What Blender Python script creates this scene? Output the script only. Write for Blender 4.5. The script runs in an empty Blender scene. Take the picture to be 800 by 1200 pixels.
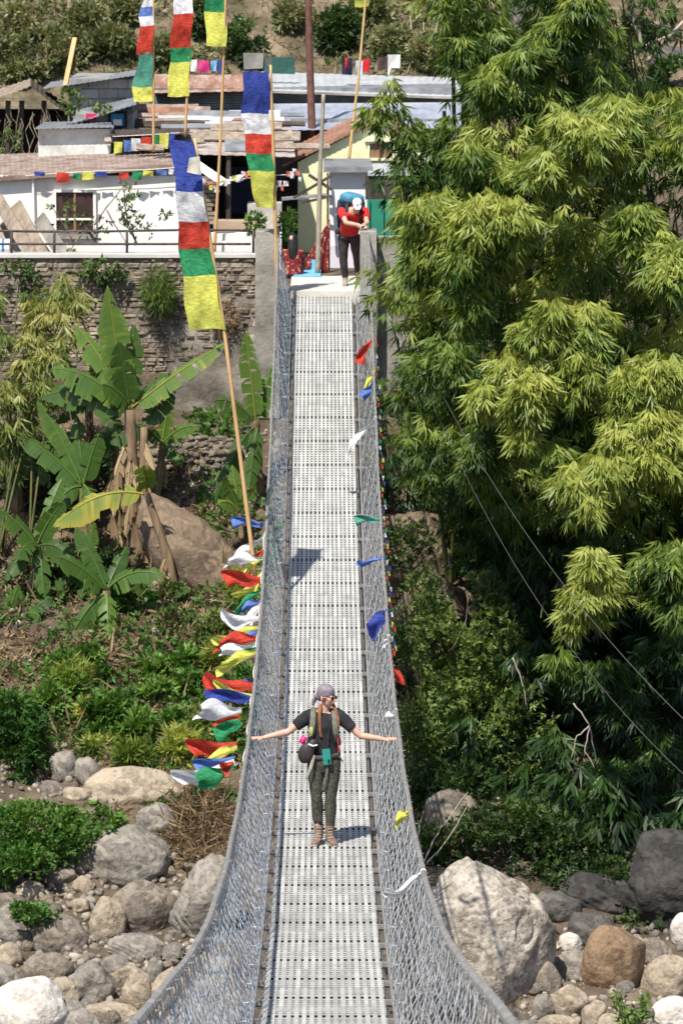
import bpy, math, random
import numpy as np
from mathutils import Vector, Matrix, noise as mnoise
PI = math.pi
random.seed(7); RNG = np.random.default_rng(11)
scene = bpy.context.scene
COL = scene.collection
V = Vector

# ------------------------------------------------------------------ camera
F = 5000.0                      # focal length in pixels of the 1200 px high photograph
PITCH = math.atan(700/F); YAW = math.atan(21/F)
def cam_setup():
    cd = bpy.data.cameras.new('camera'); cam = bpy.data.objects.new('camera', cd); COL.objects.link(cam)
    cd.sensor_fit = 'VERTICAL'; cd.sensor_height = 24.0; cd.lens = 24.0*F/1200
    cd.clip_start = 0.1; cd.clip_end = 1500
    cam.rotation_euler = (PI/2-PITCH, 0, -YAW)
    cd.dof.use_dof = True; cd.dof.focus_distance = 42; cd.dof.aperture_fstop = 6.3
    scene.camera = cam
cam_setup()
_R = Matrix.Rotation(-YAW, 3, 'Z') @ Matrix.Rotation(PI/2-PITCH, 3, 'X')
def ray(px, py):
    return _R @ V(((px-400)/F, (600-py)/F, -1.0))
def P(px, py, Y):
    """world point at depth Y behind a photograph pixel"""
    d = ray(px, py); return d*(Y/d.y)
def PPM(Y): return F/Y          # pixels per metre at depth Y

# ------------------------------------------------------------------ tags
def tag(o, label=None, cat=None, group=None, kind=None):
    if label: o['label'] = label
    if cat: o['category'] = cat
    if group: o['group'] = group
    if kind: o['kind'] = kind
    return o
def empty(name, loc, label=None, cat=None, group=None):
    o = bpy.data.objects.new(name, None); COL.objects.link(o); o.location = loc
    o.empty_display_size = 0.1
    return tag(o, label, cat, group)

# ------------------------------------------------------------------ materials
def _set(b, k, v):
    if k in b.inputs: b.inputs[k].default_value = v
MATS = {}
def M(name, c1, c2=None, scale=6, rough=.75, bump=0.0, bscale=None, metal=0.0, c3=None, spec=.4, stretch=None, tint=0.0, contrast=(.35,.65), sheen=0):
    if name in MATS: return MATS[name]
    m = bpy.data.materials.new(name); m.use_nodes = True; nt = m.node_tree; N = nt.nodes; L = nt.links
    b = N['Principled BSDF']; _set(b,'Roughness',rough); _set(b,'Metallic',metal); _set(b,'Specular IOR Level',spec)
    tc = N.new('ShaderNodeTexCoord'); src = tc.outputs['Object']
    if stretch:
        mp = N.new('ShaderNodeMapping'); mp.inputs['Scale'].default_value = stretch; L.new(src, mp.inputs['Vector']); src = mp.outputs['Vector']
    c1 = (*c1,1)
    col = None
    if c2:
        nz = N.new('ShaderNodeTexNoise'); nz.inputs['Scale'].default_value = scale; nz.inputs['Detail'].default_value = 8; nz.inputs['Roughness'].default_value = .65
        L.new(src, nz.inputs['Vector'])
        cr = N.new('ShaderNodeValToRGB'); e = cr.color_ramp.elements
        e[0].position = contrast[0]; e[0].color = c1; e[1].position = contrast[1]; e[1].color = (*c2,1)
        if c3: x = e.new((contrast[0]+contrast[1])/2); x.color = (*c3,1)
        L.new(nz.outputs['Fac'], cr.inputs['Fac']); col = cr.outputs['Color']
    if tint:
        at = N.new('ShaderNodeAttribute'); at.attribute_name = 'tint'
        mr = N.new('ShaderNodeMapRange'); mr.inputs['To Min'].default_value = 1-tint; mr.inputs['To Max'].default_value = 1+tint*.6
        L.new(at.outputs['Fac'], mr.inputs['Value'])
        mx = N.new('ShaderNodeVectorMath'); mx.operation = 'SCALE'
        if col: L.new(col, mx.inputs[0])
        else: mx.inputs[0].default_value = c1[:3]
        L.new(mr.outputs['Result'], mx.inputs['Scale']); col = mx.outputs['Vector']
    if col: L.new(col, b.inputs['Base Color'])
    else: b.inputs['Base Color'].default_value = c1
    if bump:
        n2 = N.new('ShaderNodeTexNoise'); n2.inputs['Scale'].default_value = bscale or scale*3; n2.inputs['Detail'].default_value = 10; n2.inputs['Roughness'].default_value = .6
        L.new(src, n2.inputs['Vector'])
        bp = N.new('ShaderNodeBump'); bp.inputs['Strength'].default_value = 1; bp.inputs['Distance'].default_value = bump
        L.new(n2.outputs['Fac'], bp.inputs['Height']); L.new(bp.outputs['Normal'], b.inputs['Normal'])
    MATS[name] = m; return m
def LEAF(name, stops, trans=.3, rough=.45, spec=.35):
    """foliage: colour from the per-leaf 'tint' attribute (leaf age, and light or shade painted in)"""
    if name in MATS: return MATS[name]
    m = bpy.data.materials.new(name); m.use_nodes = True; nt = m.node_tree; N = nt.nodes; L = nt.links
    b = N['Principled BSDF']; _set(b,'Roughness',rough); _set(b,'Specular IOR Level',spec)
    at = N.new('ShaderNodeAttribute'); at.attribute_name = 'tint'
    cr = N.new('ShaderNodeValToRGB'); el = cr.color_ramp.elements
    el[0].position = stops[0][0]; el[0].color = (*stops[0][1],1); el[1].position = stops[-1][0]; el[1].color = (*stops[-1][1],1)
    for p,c in stops[1:-1]: x = el.new(p); x.color = (*c,1)
    L.new(at.outputs['Fac'], cr.inputs['Fac']); L.new(cr.outputs['Color'], b.inputs['Base Color'])
    t = N.new('ShaderNodeBsdfTranslucent'); g = N.new('ShaderNodeMixRGB'); g.blend_type='MULTIPLY'; g.inputs['Fac'].default_value=1; g.inputs['Color2'].default_value=(1.3,1.25,.45,1)
    L.new(cr.outputs['Color'], g.inputs['Color1']); L.new(g.outputs['Color'], t.inputs['Color'])
    mx = N.new('ShaderNodeMixShader'); mx.inputs['Fac'].default_value = trans
    L.new(b.outputs[0], mx.inputs[1]); L.new(t.outputs[0], mx.inputs[2]); L.new(mx.outputs[0], N['Material Output'].inputs['Surface'])
    MATS[name] = m; return m
def CLOTH(name, c, trans=.25, var=.25):
    if name in MATS: return MATS[name]
    pr = name.startswith('flag')
    m = M(name, tuple(x*(1-var*(1.3 if pr else 1)) for x in c), tuple(min(1,x*(1+var*.5)+(.03 if pr else 0)) for x in c), scale=26 if pr else 9, stretch=(.5,1,2) if pr else None, contrast=(.40,.58) if pr else (.35,.65), rough=.85, bump=.004, bscale=30, spec=.15)
    nt = m.node_tree; N = nt.nodes; L = nt.links
    t = N.new('ShaderNodeBsdfTranslucent'); t.inputs['Color'].default_value = (*c,1)
    mx = N.new('ShaderNodeMixShader'); mx.inputs['Fac'].default_value = trans
    L.new(N['Principled BSDF'].outputs[0], mx.inputs[1]); L.new(t.outputs[0], mx.inputs[2]); L.new(mx.outputs[0], N['Material Output'].inputs['Surface'])
    return m

# ------------------------------------------------------------------ mesh building
class MB:
    def __init__(s): s.v=[]; s.f=[]; s.n=0; s.t=[]
    def add(s, verts, faces, t=0.5):
        verts = np.asarray(verts, dtype=np.float64).reshape(-1,3)
        s.v.append(verts); o = s.n
        s.f.extend([tuple(i+o for i in f) for f in faces]); s.n += len(verts)
        s.t.append(np.broadcast_to(np.asarray(t,dtype=float), (len(verts),)) if np.ndim(t)<=1 else t)
        return s
    def box(s, c, size, rot=None, t=.5):
        hx,hy,hz = size[0]/2,size[1]/2,size[2]/2
        vs=[V((x,y,z)) for x in(-hx,hx) for y in(-hy,hy) for z in(-hz,hz)]
        if rot is not None: vs=[rot@v for v in vs]
        c=V(c); vs=[v+c for v in vs]
        return s.add([tuple(v) for v in vs], [(0,1,3,2),(4,6,7,5),(0,4,5,1),(2,3,7,6),(0,2,6,4),(1,5,7,3)], t)
    def bar(s, a, b, w, h, t=.5, up=(0,0,1)):
        a=V(a); b=V(b); d=(b-a); L=d.length; d.normalize()
        u=V(up).cross(d)
        if u.length<1e-4: u=V((1,0,0)).cross(d)
        u.normalize(); n=d.cross(u)
        rot=Matrix((u,d,n)).transposed()
        return s.box((a+b)/2,(w,L,h),rot,t)
    def tube(s, path, r, n=8, t=.5, squash=None, ref=None):
        path=[V(p) for p in path]; k=len(path)
        if not hasattr(r,'__len__'): r=[r]*k
        vs=[]; fs=[]; prev=None
        for i,p in enumerate(path):
            d=(path[min(i+1,k-1)]-path[max(i-1,0)])
            if d.length<1e-9: d=V((0,0,1))
            d.normalize()
            if ref is not None: u=V(ref)-d*V(ref).dot(d)
            elif prev is not None: u=prev-d*prev.dot(d)
            else:
                a=V((1,0,0)) if abs(d.x)<.8 else V((0,1,0)); u=a-d*a.dot(d)
            if u.length<1e-6: u=d.orthogonal()
            u.normalize(); prev=u; w=d.cross(u)
            ri=r[i]; rx,ry=(ri if hasattr(ri,'__len__') else (ri,ri))
            for j in range(n):
                a=2*PI*j/n; vs.append(tuple(p+u*math.cos(a)*rx+w*math.sin(a)*ry))
        for i in range(k-1):
            for j in range(n):
                a=i*n+j; b=i*n+(j+1)%n; fs.append((a,b,b+n,a+n))
        fs.append(tuple(range(n-1,-1,-1))); fs.append(tuple((k-1)*n+j for j in range(n)))
        return s.add(vs,fs,t)
    def ball(s, c, r, seg=14, rings=9, rot=None, t=.5):
        rx,ry,rz = r if hasattr(r,'__len__') else (r,r,r); c=V(c)
        vs=[];fs=[]
        for i in range(1,rings):
            th=PI*i/rings
            for j in range(seg):
                a=2*PI*j/seg; p=V((rx*math.sin(th)*math.cos(a),ry*math.sin(th)*math.sin(a),rz*math.cos(th)))
                if rot is not None: p=rot@p
                vs.append(tuple(c+p))
        top=V((0,0,rz)); bot=V((0,0,-rz))
        if rot is not None: top=rot@top; bot=rot@bot
        vs+= [tuple(c+top),tuple(c+bot)]; T=len(vs)-2; B=T+1
        for i in range(rings-2):
            for j in range(seg):
                a=i*seg+j;b=i*seg+(j+1)%seg; fs.append((a,a+seg,b+seg,b))
        for j in range(seg):
            fs.append((T,j,(j+1)%seg)); o=(rings-2)*seg; fs.append((B,o+(j+1)%seg,o+j))
        return s.add(vs,fs,t)
    def build(s, name, mat, parent=None, smooth=False, label=None, cat=None, group=None, kind=None, origin=None):
        me=bpy.data.meshes.new(name)
        v=np.concatenate(s.v) if s.v else np.zeros((0,3))
        if origin is None and parent is None and len(v):
            origin=((v[:,0].min()+v[:,0].max())/2,(v[:,1].min()+v[:,1].max())/2,v[:,2].min())
        off=V(parent_loc(parent)) if parent is not None else (V(origin) if origin is not None else V((0,0,0)))
        me.from_pydata((v-np.array(off)).tolist(),[],s.f)
        a=me.attributes.new('tint','FLOAT','POINT'); a.data.foreach_set('value',np.concatenate(s.t).astype(np.float32) if s.t else [])
        if smooth: me.shade_smooth()
        me.update()
        o=bpy.data.objects.new(name,me); COL.objects.link(o); me.materials.append(mat)
        if parent is not None: o.parent=parent
        else: o.location=off
        return tag(o,label,cat,group,kind)
def parent_loc(p):
    l=V((0,0,0))
    while p is not None: l=l+p.location; p=p.parent
    return l
def tri_mesh(name, v, mat, parent=None, tint=None, nper=4, pattern=((0,1,2),(0,2,3)), **kw):
    """fast mesh: v is (K,nper,3) float array; pattern lists triangles of each group"""
    v=np.asarray(v,dtype=np.float32); K=v.shape[0]
    off=np.array(parent_loc(parent)) if parent is not None else np.zeros(3)
    if parent is None: off=np.array([v[...,0].mean(),v[...,1].mean(),v[...,2].min()])
    me=bpy.data.meshes.new(name); pts=(v.reshape(-1,3)-off).astype(np.float32)
    tri=np.array(pattern,dtype=np.int32); idx=(np.arange(K,dtype=np.int32)[:,None,None]*nper+tri[None]).reshape(-1)
    nf=len(idx)//3
    me.vertices.add(len(pts)); me.vertices.foreach_set('co',pts.ravel())
    me.loops.add(len(idx)); me.loops.foreach_set('vertex_index',idx)
    me.polygons.add(nf); me.polygons.foreach_set('loop_start',np.arange(0,nf*3,3,dtype=np.int32))
    try: me.polygons.foreach_set('loop_total',np.full(nf,3,dtype=np.int32))
    except Exception: pass
    a=me.attributes.new('tint','FLOAT','POINT')
    tt=np.repeat(np.asarray(tint,dtype=np.float32),nper) if tint is not None else np.full(len(pts),.5,np.float32)
    a.data.foreach_set('value',tt); me.update(calc_edges=True); me.validate()
    me.materials.append(mat)
    o=bpy.data.objects.new(name,me); COL.objects.link(o)
    if parent is not None: o.parent=parent
    else: o.location=off
    return tag(o,kw.get('label'),kw.get('cat'),kw.get('group'),kw.get('kind'))
def unit(a): return a/np.maximum(np.linalg.norm(a,axis=-1,keepdims=True),1e-9)
def leaves(p, d, n, L, W, fold=.25, wide=.4):
    """p base, d direction, n normal: (K,3).  L,W arrays.  rhombic leaf folded on the midrib, 4 verts"""
    d=unit(d); s=unit(np.cross(d,n)); n=np.cross(s,d)
    L=np.asarray(L)[:,None]*np.ones(1); W=np.asarray(W)[:,None]*np.ones(1)
    b=p; tip=p+d*L-n*L*.08; m=p+d*L*wide
    l=m+s*W/2-n*W*fold; r=m-s*W/2-n*W*fold
    return np.stack([b,l,tip,r],axis=1)
FAN=((0,1,2),(0,2,3))
def rand_unit(k):
    return unit(RNG.normal(size=(k,3)))

# ------------------------------------------------------------------ terrain
PROF_Y=[-40,-6,4,9,13,16,20,26,34,46,54,58,60,63,66,70,74,74.85,75.35,78,84,90,94,110,140,260]
PROF_Z=[4,-1.55,-1.9,-3.4,-5.6,-7.6,-10.8,-14.2,-16.4,-17,-16.6,-15.9,-15.5,-14.5,-13.2,-11.2,-8.9,-8.75,-6.6,-6.62,-6.6,-6.2,-5.0,5.0,28,110]
def gz(x,y,fine=True):
    z=float(np.interp(y,PROF_Y,PROF_Z))
    # banks swell away from the bridge line
    if y>90: z+= .9*mnoise.noise(V((x*.09,y*.09,3)))*min(1,(y-90)/6)+.35*mnoise.noise(V((x*.5,y*.5,7)))*min(1,(y-90)/4)
    elif y<74.5 and y>14:
        k=min(1,(74.5-y)/3)*min(1,(y-14)/6)
        z+= k*(.55*mnoise.noise(V((x*.16+4,y*.16,1)))+.28*mnoise.noise(V((x*.6,y*.6,5))))
        if fine: z+=k*(.10*mnoise.noise(V((x*2.1,y*2.1,2)))+.05*mnoise.noise(V((x*5,y*5,2))))
        z+= k*max(0,min(1,(x-7)/10))*1.5
    elif 75.35<=y<=90: z+=.03*mnoise.noise(V((x*.7,y*.7,9)))
    return z
def G(px,py,y0=54,y1=76):
    """first ground point seen behind a photograph pixel"""
    d=ray(px,py); y=y0; st=.5
    hit=lambda yy: d.z*yy/d.y<=gz(d.x*yy/d.y,yy)
    while y<y1 and not hit(y): y+=st
    if y>=y1: return d*(y1/d.y)
    a,b=y-st,y
    for _ in range(5):
        m_=(a+b)/2
        if hit(m_): b=m_
        else: a=m_
    return d*(b/d.y)
def grid_lines(segs):
    out=[]
    for a,b,st in segs:
        out+=list(np.arange(a,b-1e-6,st))
    out.append(segs[-1][1]); return out
def terrain(name, xs, ys, mat, **kw):
    vs=[(x,y,gz(x,y)) for y in ys for x in xs]; nx=len(xs); fs=[]
    for j in range(len(ys)-1):
        for i in range(nx-1):
            a=j*nx+i; fs.append((a,a+1,a+nx+1,a+nx))
    mb=MB(); mb.add(vs,fs); return mb.build(name,mat,smooth=True,kind='structure',origin=(0,0,0))
soil=M('soil',(.055,.04,.026),(.19,.145,.095),scale=1.3,rough=.95,bump=.05,bscale=14,c3=(.11,.08,.052))
hillm=M('scrub soil',(.06,.055,.028),(.28,.21,.14),scale=1.3,rough=.95,bump=.12,bscale=5,c3=(.13,.105,.06))
xs=grid_lines([(-160,-30,10),(-30,-9,1.5),(-9,10,.22),(10,30,1.5),(30,160,10)])
terrain('ground',xs,grid_lines([(-40,14,3),(14,54,1.5),(54,74.6,.22),(74.6,75.6,.25),(75.6,92,.8),(92,92.01,1)]),soil)
xs=grid_lines([(-160,-30,8),(-30,-10,1.5),(-10,12,.4),(12,30,1.5),(30,160,8)])
terrain('hillside',xs,grid_lines([(92.01,125,.45),(125,150,2),(150,260,10)]),hillm)

# ------------------------------------------------------------------ bridge
BY=[10,14,19.6,22.7,30.5,33.8,40,44,48,54.3,60,65.4,70,75]
BZ=[-4.75,-5.15,-6.25,-6.82,-8.30,-8.80,-9.42,-9.65,-9.83,-9.76,-9.27,-8.37,-7.55,-6.66]
# smooth the profile with a cubic through the measured points
_pf=np.polyfit(BY,BZ,6)
def dz(y): return float(np.polyval(_pf,y))
def rz(y): # hand cable
    return dz(y)+1.17+.003*math.sin(y*.9)
YA,YB=12.0,75.0
def bridge():
    br=empty('suspension_bridge',(0,44,dz(44)),'long narrow steel footbridge with wire mesh sides sagging across the river','bridge')
    steel=M('deck steel',(.36,.355,.33),(.49,.485,.46),scale=4.5,rough=.6,bump=.003,bscale=30,tint=.22,c3=(.44,.435,.41))
    galv=M('galvanised wire',(.36,.37,.37),(.55,.56,.56),scale=8,rough=.5,metal=.25)
    galv_shaded=M('shade tinted galvanised wire',(.30,.35,.39),(.46,.51,.56),scale=8,rough=.5,metal=.25)  # left side copy of the wire, weaker light put into its colour
    cabm=M('hand cable steel',(.22,.21,.20),(.36,.35,.33),scale=12,rough=.6,metal=.3,bump=.002)
    dark=M('beam steel',(.16,.16,.165),(.34,.34,.34),scale=5,rough=.6,metal=.3)
    n=16; pitch=1.0/n; sec=1.2
    # long slats, one mesh per deck panel row (surface pattern of the deck)
    mb=MB(); y=YA; k=0; rr=random.Random(3)
    while y<YB-.01:
        y2=min(y+sec,YB)
        for i in range(n):
            xc=-.5+pitch*(i+.5)+rr.uniform(-.002,.002); w=pitch-.025+rr.uniform(-.003,.002)
            t=rr.random(); zo=rr.uniform(0,.003); sub=3; g=.012
            pts=[(xc,y+g+(y2-y-2*g)*j/sub) for j in range(sub+1)]
            vs=[];fs=[]
            for (xx,yy) in pts:
                z=dz(yy)+zo
                vs+=[(xx-w/2,yy,z),(xx+w/2,yy,z),(xx+w/2,yy,z-.004),(xx-w/2,yy,z-.004)]
            for j in range(sub):
                a=j*4
                for q in range(4): fs.append((a+q,a+(q+1)%4,a+4+(q+1)%4,a+4+q))
            fs+=[(3,2,1,0),(sub*4,sub*4+1,sub*4+2,sub*4+3)]
            mb.add(vs,fs,t)
        y=y2; k+=1
    mb.build('deck_slats',steel,br)
    mb=MB(); y=YA
    j=0
    while y<YB:
        z=dz(y)-.004
        wdt=.062
        fr_=((y-YA-.6)/1.2)%1.0
        if fr_<.035 or fr_>.965: y+=.12; continue
        s=(dz(y+.05)-dz(y-.05))/.1
        mb.box((0,y,z-.0025),(1.0,wdt,.004),Matrix.Rotation(math.atan(s),3,'X'),rr.random()); y+=.12; j+=1
    mb.build('deck_cross_strips',steel,br)
    mb=MB(); y=YA  # added bars, near-black so the deck holes look shaded
    while y<YB:
        mb.box((0,y,dz(y)-.029),(.97,.008,.042)); y+=.12
    mb.build('hole_shade_bars',M('hole shade black',(.02,.02,.022),(.05,.045,.04),rough=.9),br)
    # cross beams
    y=YA+.6; 
    beam=None; 
    while y<YB:
        if beam is None:
            b=MB(); b.box((0,44,dz(44)-.045),(1.22,.04,.04)); b.box((0,44.02,dz(44)-.07),(1.22,.008,.04)); beam=b.build('crossbeam',dark,br); base=dz(44); o=beam
        else:
            o=beam.copy(); COL.objects.link(o); o.parent=br
        o.location=(0,y-44,dz(y)-base); y+=1.2
    # main cables under the deck
    for sx in (-.52,-.30,.30,.52):
        m=MB(); m.tube([(sx,yy,dz(yy)-.115-(.0 if abs(sx)>.4 else .02)) for yy in np.linspace(YA-1,YB,70)],.016,6); m.build('main_cable',cabm,br)
    edge=.565; top=.785
    for sx in (-1,1):
        xt=lambda yy:sx*(top+.003*math.sin(yy*1.3+sx))
        m=MB(); ys=np.linspace(YA-2,YB+.1,150)
        m.tube([(xt(yy),yy,rz(yy)) for yy in ys],.017,8)
        # tie wire wraps
        rr2=random.Random(5+sx); yy=YA
        while yy<YB:
            a=V((xt(yy),yy,rz(yy)))
            m.tube([a+V((0,-.03,0)),a+V((0,.03,0))],.024,7)
            e=V((rr2.uniform(-1,1),rr2.uniform(-1,1),rr2.uniform(-1,.3))).normalized()*.05
            m.tube([a,a+e],.003,4)
            yy+=rr2.uniform(.18,.32)
        m.build('hand_cable',cabm,br)
        m=MB(); m.tube([(sx*edge,yy,dz(yy)-.03) for yy in ys[2:]],.011,6); m.build('edge_cable',cabm,br)
        # netting: two families of diagonal wires
        # chain link: zigzag wires running up the side, each hooked into the next
        m=MB(); sp=.104; rr3=random.Random(9); K=int((YB-YA)/sp); NQ=19
        for i in range(K):
            y0=YA+i*sp; pts=[]; lean=.30+.22*math.sin(y0*.8)+.12*math.sin(y0*2.9+sx); ph=i%2
            for q in range(NQ):
                u=q/(NQ-1); yy=y0+lean*(u-.35)+((q+ph)%2-.5)*sp*1.03+rr3.uniform(-.004,.004)
                yy=min(max(yy,YA),YB); fold=.026*math.sin(u*PI)*math.sin(yy*2*PI/.41+1.5*math.sin(yy*.9))+.02*math.sin(u*PI)
                xo=sx*(edge+(top-edge)*(u**1.25)+fold)
                z=(dz(yy)-.03)*(1-u)+rz(yy)*u
                pts.append((xo,yy,z))
            m.tube(pts,.0024,3)
        m.build('mesh_netting',galv_shaded if sx<0 else galv,br)
        # suspenders
        yy=YA+3.0
        while yy<YB-.2:
            m=MB(); m.tube([(sx*edge,yy,dz(yy)-.04),(sx*top,yy,rz(yy))],.006,5)
            m.tube([(sx*.67,yy,dz(yy)-.05),(sx*edge,yy,dz(yy)-.04)],.007,4)
            m.build('suspender_rod',galv,br); yy+=1.2
bridge()
conc=M('old concrete',(.15,.135,.115),(.40,.37,.32),scale=1.6,rough=.9,bump=.015,bscale=18,c3=(.27,.25,.215))
concl=M('pale concrete',(.50,.47,.42),(.62,.59,.54),scale=2,rough=.85,bump=.006,bscale=20)
# near abutment (behind and under the photographer)
m=MB(); m.box((0,11.0,-6.2),(3.2,3.0,2.6)); 
for sx in(-1,1): m.box((sx*.95,11.2,-4.2),(.4,.6,1.6))
m.build('near_abutment',conc,label='concrete block anchoring the near end of the footbridge',cat='abutment')

# ------------------------------------------------------------------ village terrace, walls, pillars
ZP=-6.57
def px_box(x0,y0,x1,y1,Y,depth,mb=None,t=.5):
    """upright box whose front face fills the pixel rectangle at depth Y"""
    mb=mb or MB(); a=P(x0,y0,Y); b=P(x1,y1,Y)
    mb.box(((a.x+b.x)/2,Y+depth/2,(a.z+b.z)/2),(abs(b.x-a.x),depth,abs(a.z-b.z)),t=t); return mb
# landing slab
m=MB(); a=P(340,345,75); b=P(424,345,75)
m.box(((a.x+b.x)/2,75.0+1.6,ZP-.12),(b.x-a.x,3.2,.24)); m.build('landing_slab',concl,label='pale concrete landing at the far end of the footbridge',cat='slab')
# rough stone retaining wall: courses of individually shaped stones in one mesh
def stone_wall(name,x0,x1,z0,z1,Y,label,plaster=None,seed=1,sw=.19,sh=.085):
    rr=random.Random(seed); root=empty(name,((x0+x1)/2,Y,z0),label,'wall')
    core=MB(); core.box(((x0+x1)/2,Y+.28,(z0+z1)/2),(x1-x0,.5,z1-z0)); core.build('wall_core',M('wall mortar',(.10,.083,.065),(.27,.225,.175),scale=4,rough=.95,bump=.02),root)
    mb=MB(); z=z0
    while z<z1-.03:
        h=sh*rr.uniform(.7,1.3); h=min(h,z1-z); x=x0+rr.uniform(-.2,0)
        while x<x1:
            w=sw*rr.uniform(.4,1.7); t=.5+.7*mnoise.noise(V((x*.6,z*.9,3)))+rr.uniform(-.25,.25); xa=max(x,x0); xb=min(x+w,x1)
            if xb-xa>.04:
                cx,cz=(xa+xb)/2,z+h/2; hw,hh=(xb-xa)/2-.004,h/2-.003; pr=rr.uniform(-.015,.03); cz+=.03*mnoise.noise(V((cx*.8,z*2,2)))
                vs=[];
                for (u,v_,dd) in [(-1,-1,0),(1,-1,0),(1,1,0),(-1,1,0),(-.72,-.68,1),(.7,-.7,1),(.72,.66,1),(-.68,.7,1)]:
                    vs.append((cx+u*hw*(1+rr.uniform(-.2,.1)),Y+.04-dd*(.026+pr)+rr.uniform(-.014,.014),cz+v_*hh*(1+rr.uniform(-.3,.15))))
                mb.add(vs,[(4,5,6,7),(0,1,5,4),(1,2,6,5),(2,3,7,6),(3,0,4,7)],t)
            x+=w
        z+=h
    mb.build('stone_courses',M('wall stone',(.10,.078,.055),(.46,.38,.285),scale=2.6,rough=.95,bump=.03,bscale=22,c3=(.27,.215,.16),tint=.5),root)
    return root
xl=P(-90,300,75).x; xr=P(303,300,75).x
ztop=P(100,302,75).z
w=stone_wall('retaining_wall',xl,P(322,400,75).x,-9.4,ztop,75.0,'rough grey stone retaining wall below the white house',seed=4)
m=MB(); m.box(((xl+xr)/2,75.28,ztop+.03),(xr-xl,.62,.06)); m.build('coping',concl,w)
# plastered lower part beside the bridge
m=MB(); q0=P(197,345,74.86); q1=P(323,482,74.86)
nx,nz=26,26; vs=[]
for j in range(nz+1):
    for i in range(nx+1):
        x=q0.x+(q1.x-q0.x)*i/nx; z=q1.z+(q0.z-q1.z)*j/nz
        e=.5+.5*mnoise.noise(V((x*1.1,z*1.1,8)))
        up=j/nz; ln=i/nx
        depth=-.03 if (up<.25+.8*ln**2+.9*(e-.5)) else .12
        vs.append((x,74.9+depth+.01*mnoise.noise(V((x*4,z*4,1))),z))
fs=[(j*(nx+1)+i,j*(nx+1)+i+1,(j+1)*(nx+1)+i+1,(j+1)*(nx+1)+i) for j in range(nz) for i in range(nx)]
m.add(vs,fs); m.build('plaster_patch',M('stained plaster',(.10,.085,.065),(.33,.295,.25),scale=1.3,rough=.92,bump=.03,bscale=9,c3=(.20,.175,.145)),w)
def pillar(name,x0,x1,y0,y1,Y,dep,label):
    a=P(x0,y0,Y); b=P(x1,y1,Y); rr=random.Random(x0)
    m=MB(); nx,nz=5,14; W=b.x-a.x; H=a.z-b.z
    # tapered, uneven edges
    vs=[];fs=[]
    for k in range(nz+1):
        z=b.z+H*k/nz; j=.012*mnoise.noise(V((z*2,x0,1)))
        for (u,v_) in [(0,0),(1,0),(1,1),(0,1)]:
            vs.append((a.x+W*u+(j if u else -j)+rr.uniform(-.006,.006),Y+dep*v_,z))
    for k in range(nz):
        for q in range(4): fs.append((k*4+q,k*4+(q+1)%4,k*4+4+(q+1)%4,k*4+4+q))
    fs+=[(3,2,1,0),(nz*4,nz*4+1,nz*4+2,nz*4+3)]
    m.add(vs,fs); return m.build(name,conc,label=label,cat='pillar')
pillar('bridge_pillar',299,327,272,490,74.55,.85,'left concrete pillar of the footbridge rising from the stone wall')
pillar('bridge_pillar',422,441,272,490,74.55,.95,'right concrete pillar of the footbridge that the man in red leans on')
m=px_box(439,278,520,500,74.95,.4); m.build('side_wall',conc,label='stained concrete wall right of the footbridge, half covered by bamboo',cat='wall')
m=px_box(330,346,431,420,75.05,.3); m.build('abutment_face',conc,label='concrete face below the far landing of the footbridge',cat='abutment')
# pipe railing on the wall
def railing():
    dm=M('dark iron pipe',(.03,.025,.025),(.09,.07,.06),scale=8,rough=.6,metal=.3)
    r=empty('railing',P(150,300,75.3),'dark iron pipe railing along the top of the stone wall','railing')
    for y in (270.5,286):
        m=MB(); m.tube([P(x,y+ (1.0 if y<280 else 0)*math.sin(x*.02),75.3) for x in range(-90,299,12)],.022,8); m.build('rail_pipe',dm,r,True)
    for x in (-60,14,64,149,240,297):
        m=MB(); m.tube([P(x,303,75.3),P(x,270,75.3)],.024,8); m.build('post',dm,r,True)
railing()

# ------------------------------------------------------------------ buildings
rust=M('rusty roof sheet',(.14,.06,.035),(.36,.22,.16),scale=2.2,rough=.8,bump=.01,c3=(.33,.17,.11),metal=.1)
rustp=M('faded pink roof sheet',(.17,.11,.085),(.40,.33,.28),scale=3.4,rough=.85,c3=(.28,.205,.165))
zinc=M('zinc roof sheet',(.44,.46,.47),(.62,.63,.63),scale=2,rough=.45,metal=.2,c3=(.54,.55,.56))
zincd=M('dull zinc sheet',(.15,.16,.17),(.30,.31,.32),scale=3,rough=.6,metal=.2)
bluez=M('blue grey roof sheet',(.26,.29,.36),(.40,.43,.50),scale=2,rough=.5,metal=.15)
white=M('whitewash',(.50,.43,.35),(.86,.83,.77),scale=1.6,rough=.9,bump=.008,c3=(.78,.73,.66),stretch=(1,1,.35),contrast=(.25,.55))
yel=M('pale yellow green plaster',(.66,.66,.38),(.84,.84,.54),scale=1.4,rough=.9,c3=(.79,.79,.49))
lav=M('lavender plaster',(.60,.55,.62),(.72,.68,.74),scale=1.5,rough=.85)
darkw=M('dark timber',(.03,.022,.018),(.10,.075,.055),scale=6,rough=.9,stretch=(1,1,.15))
oldw=M('weathered timber',(.16,.12,.085),(.38,.31,.24),scale=7,rough=.9,stretch=(1,1,.12),bump=.004)
blackm=M('dark interior',(.012,.011,.012),(.03,.027,.025),scale=2,rough=.95)  # near-black puts the shade inside open sheds into the colour
block=M('grey block wall',(.20,.195,.19),(.36,.35,.33),scale=3,rough=.95,bump=.01,tint=.2)
brownp=M('brown shutter',(.20,.10,.055),(.33,.19,.11),scale=8,rough=.8,stretch=(1,1,.2))
glass=M('dark window glass',(.035,.02,.02),(.08,.045,.04),scale=1.5,rough=.2,spec=.6)
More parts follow.
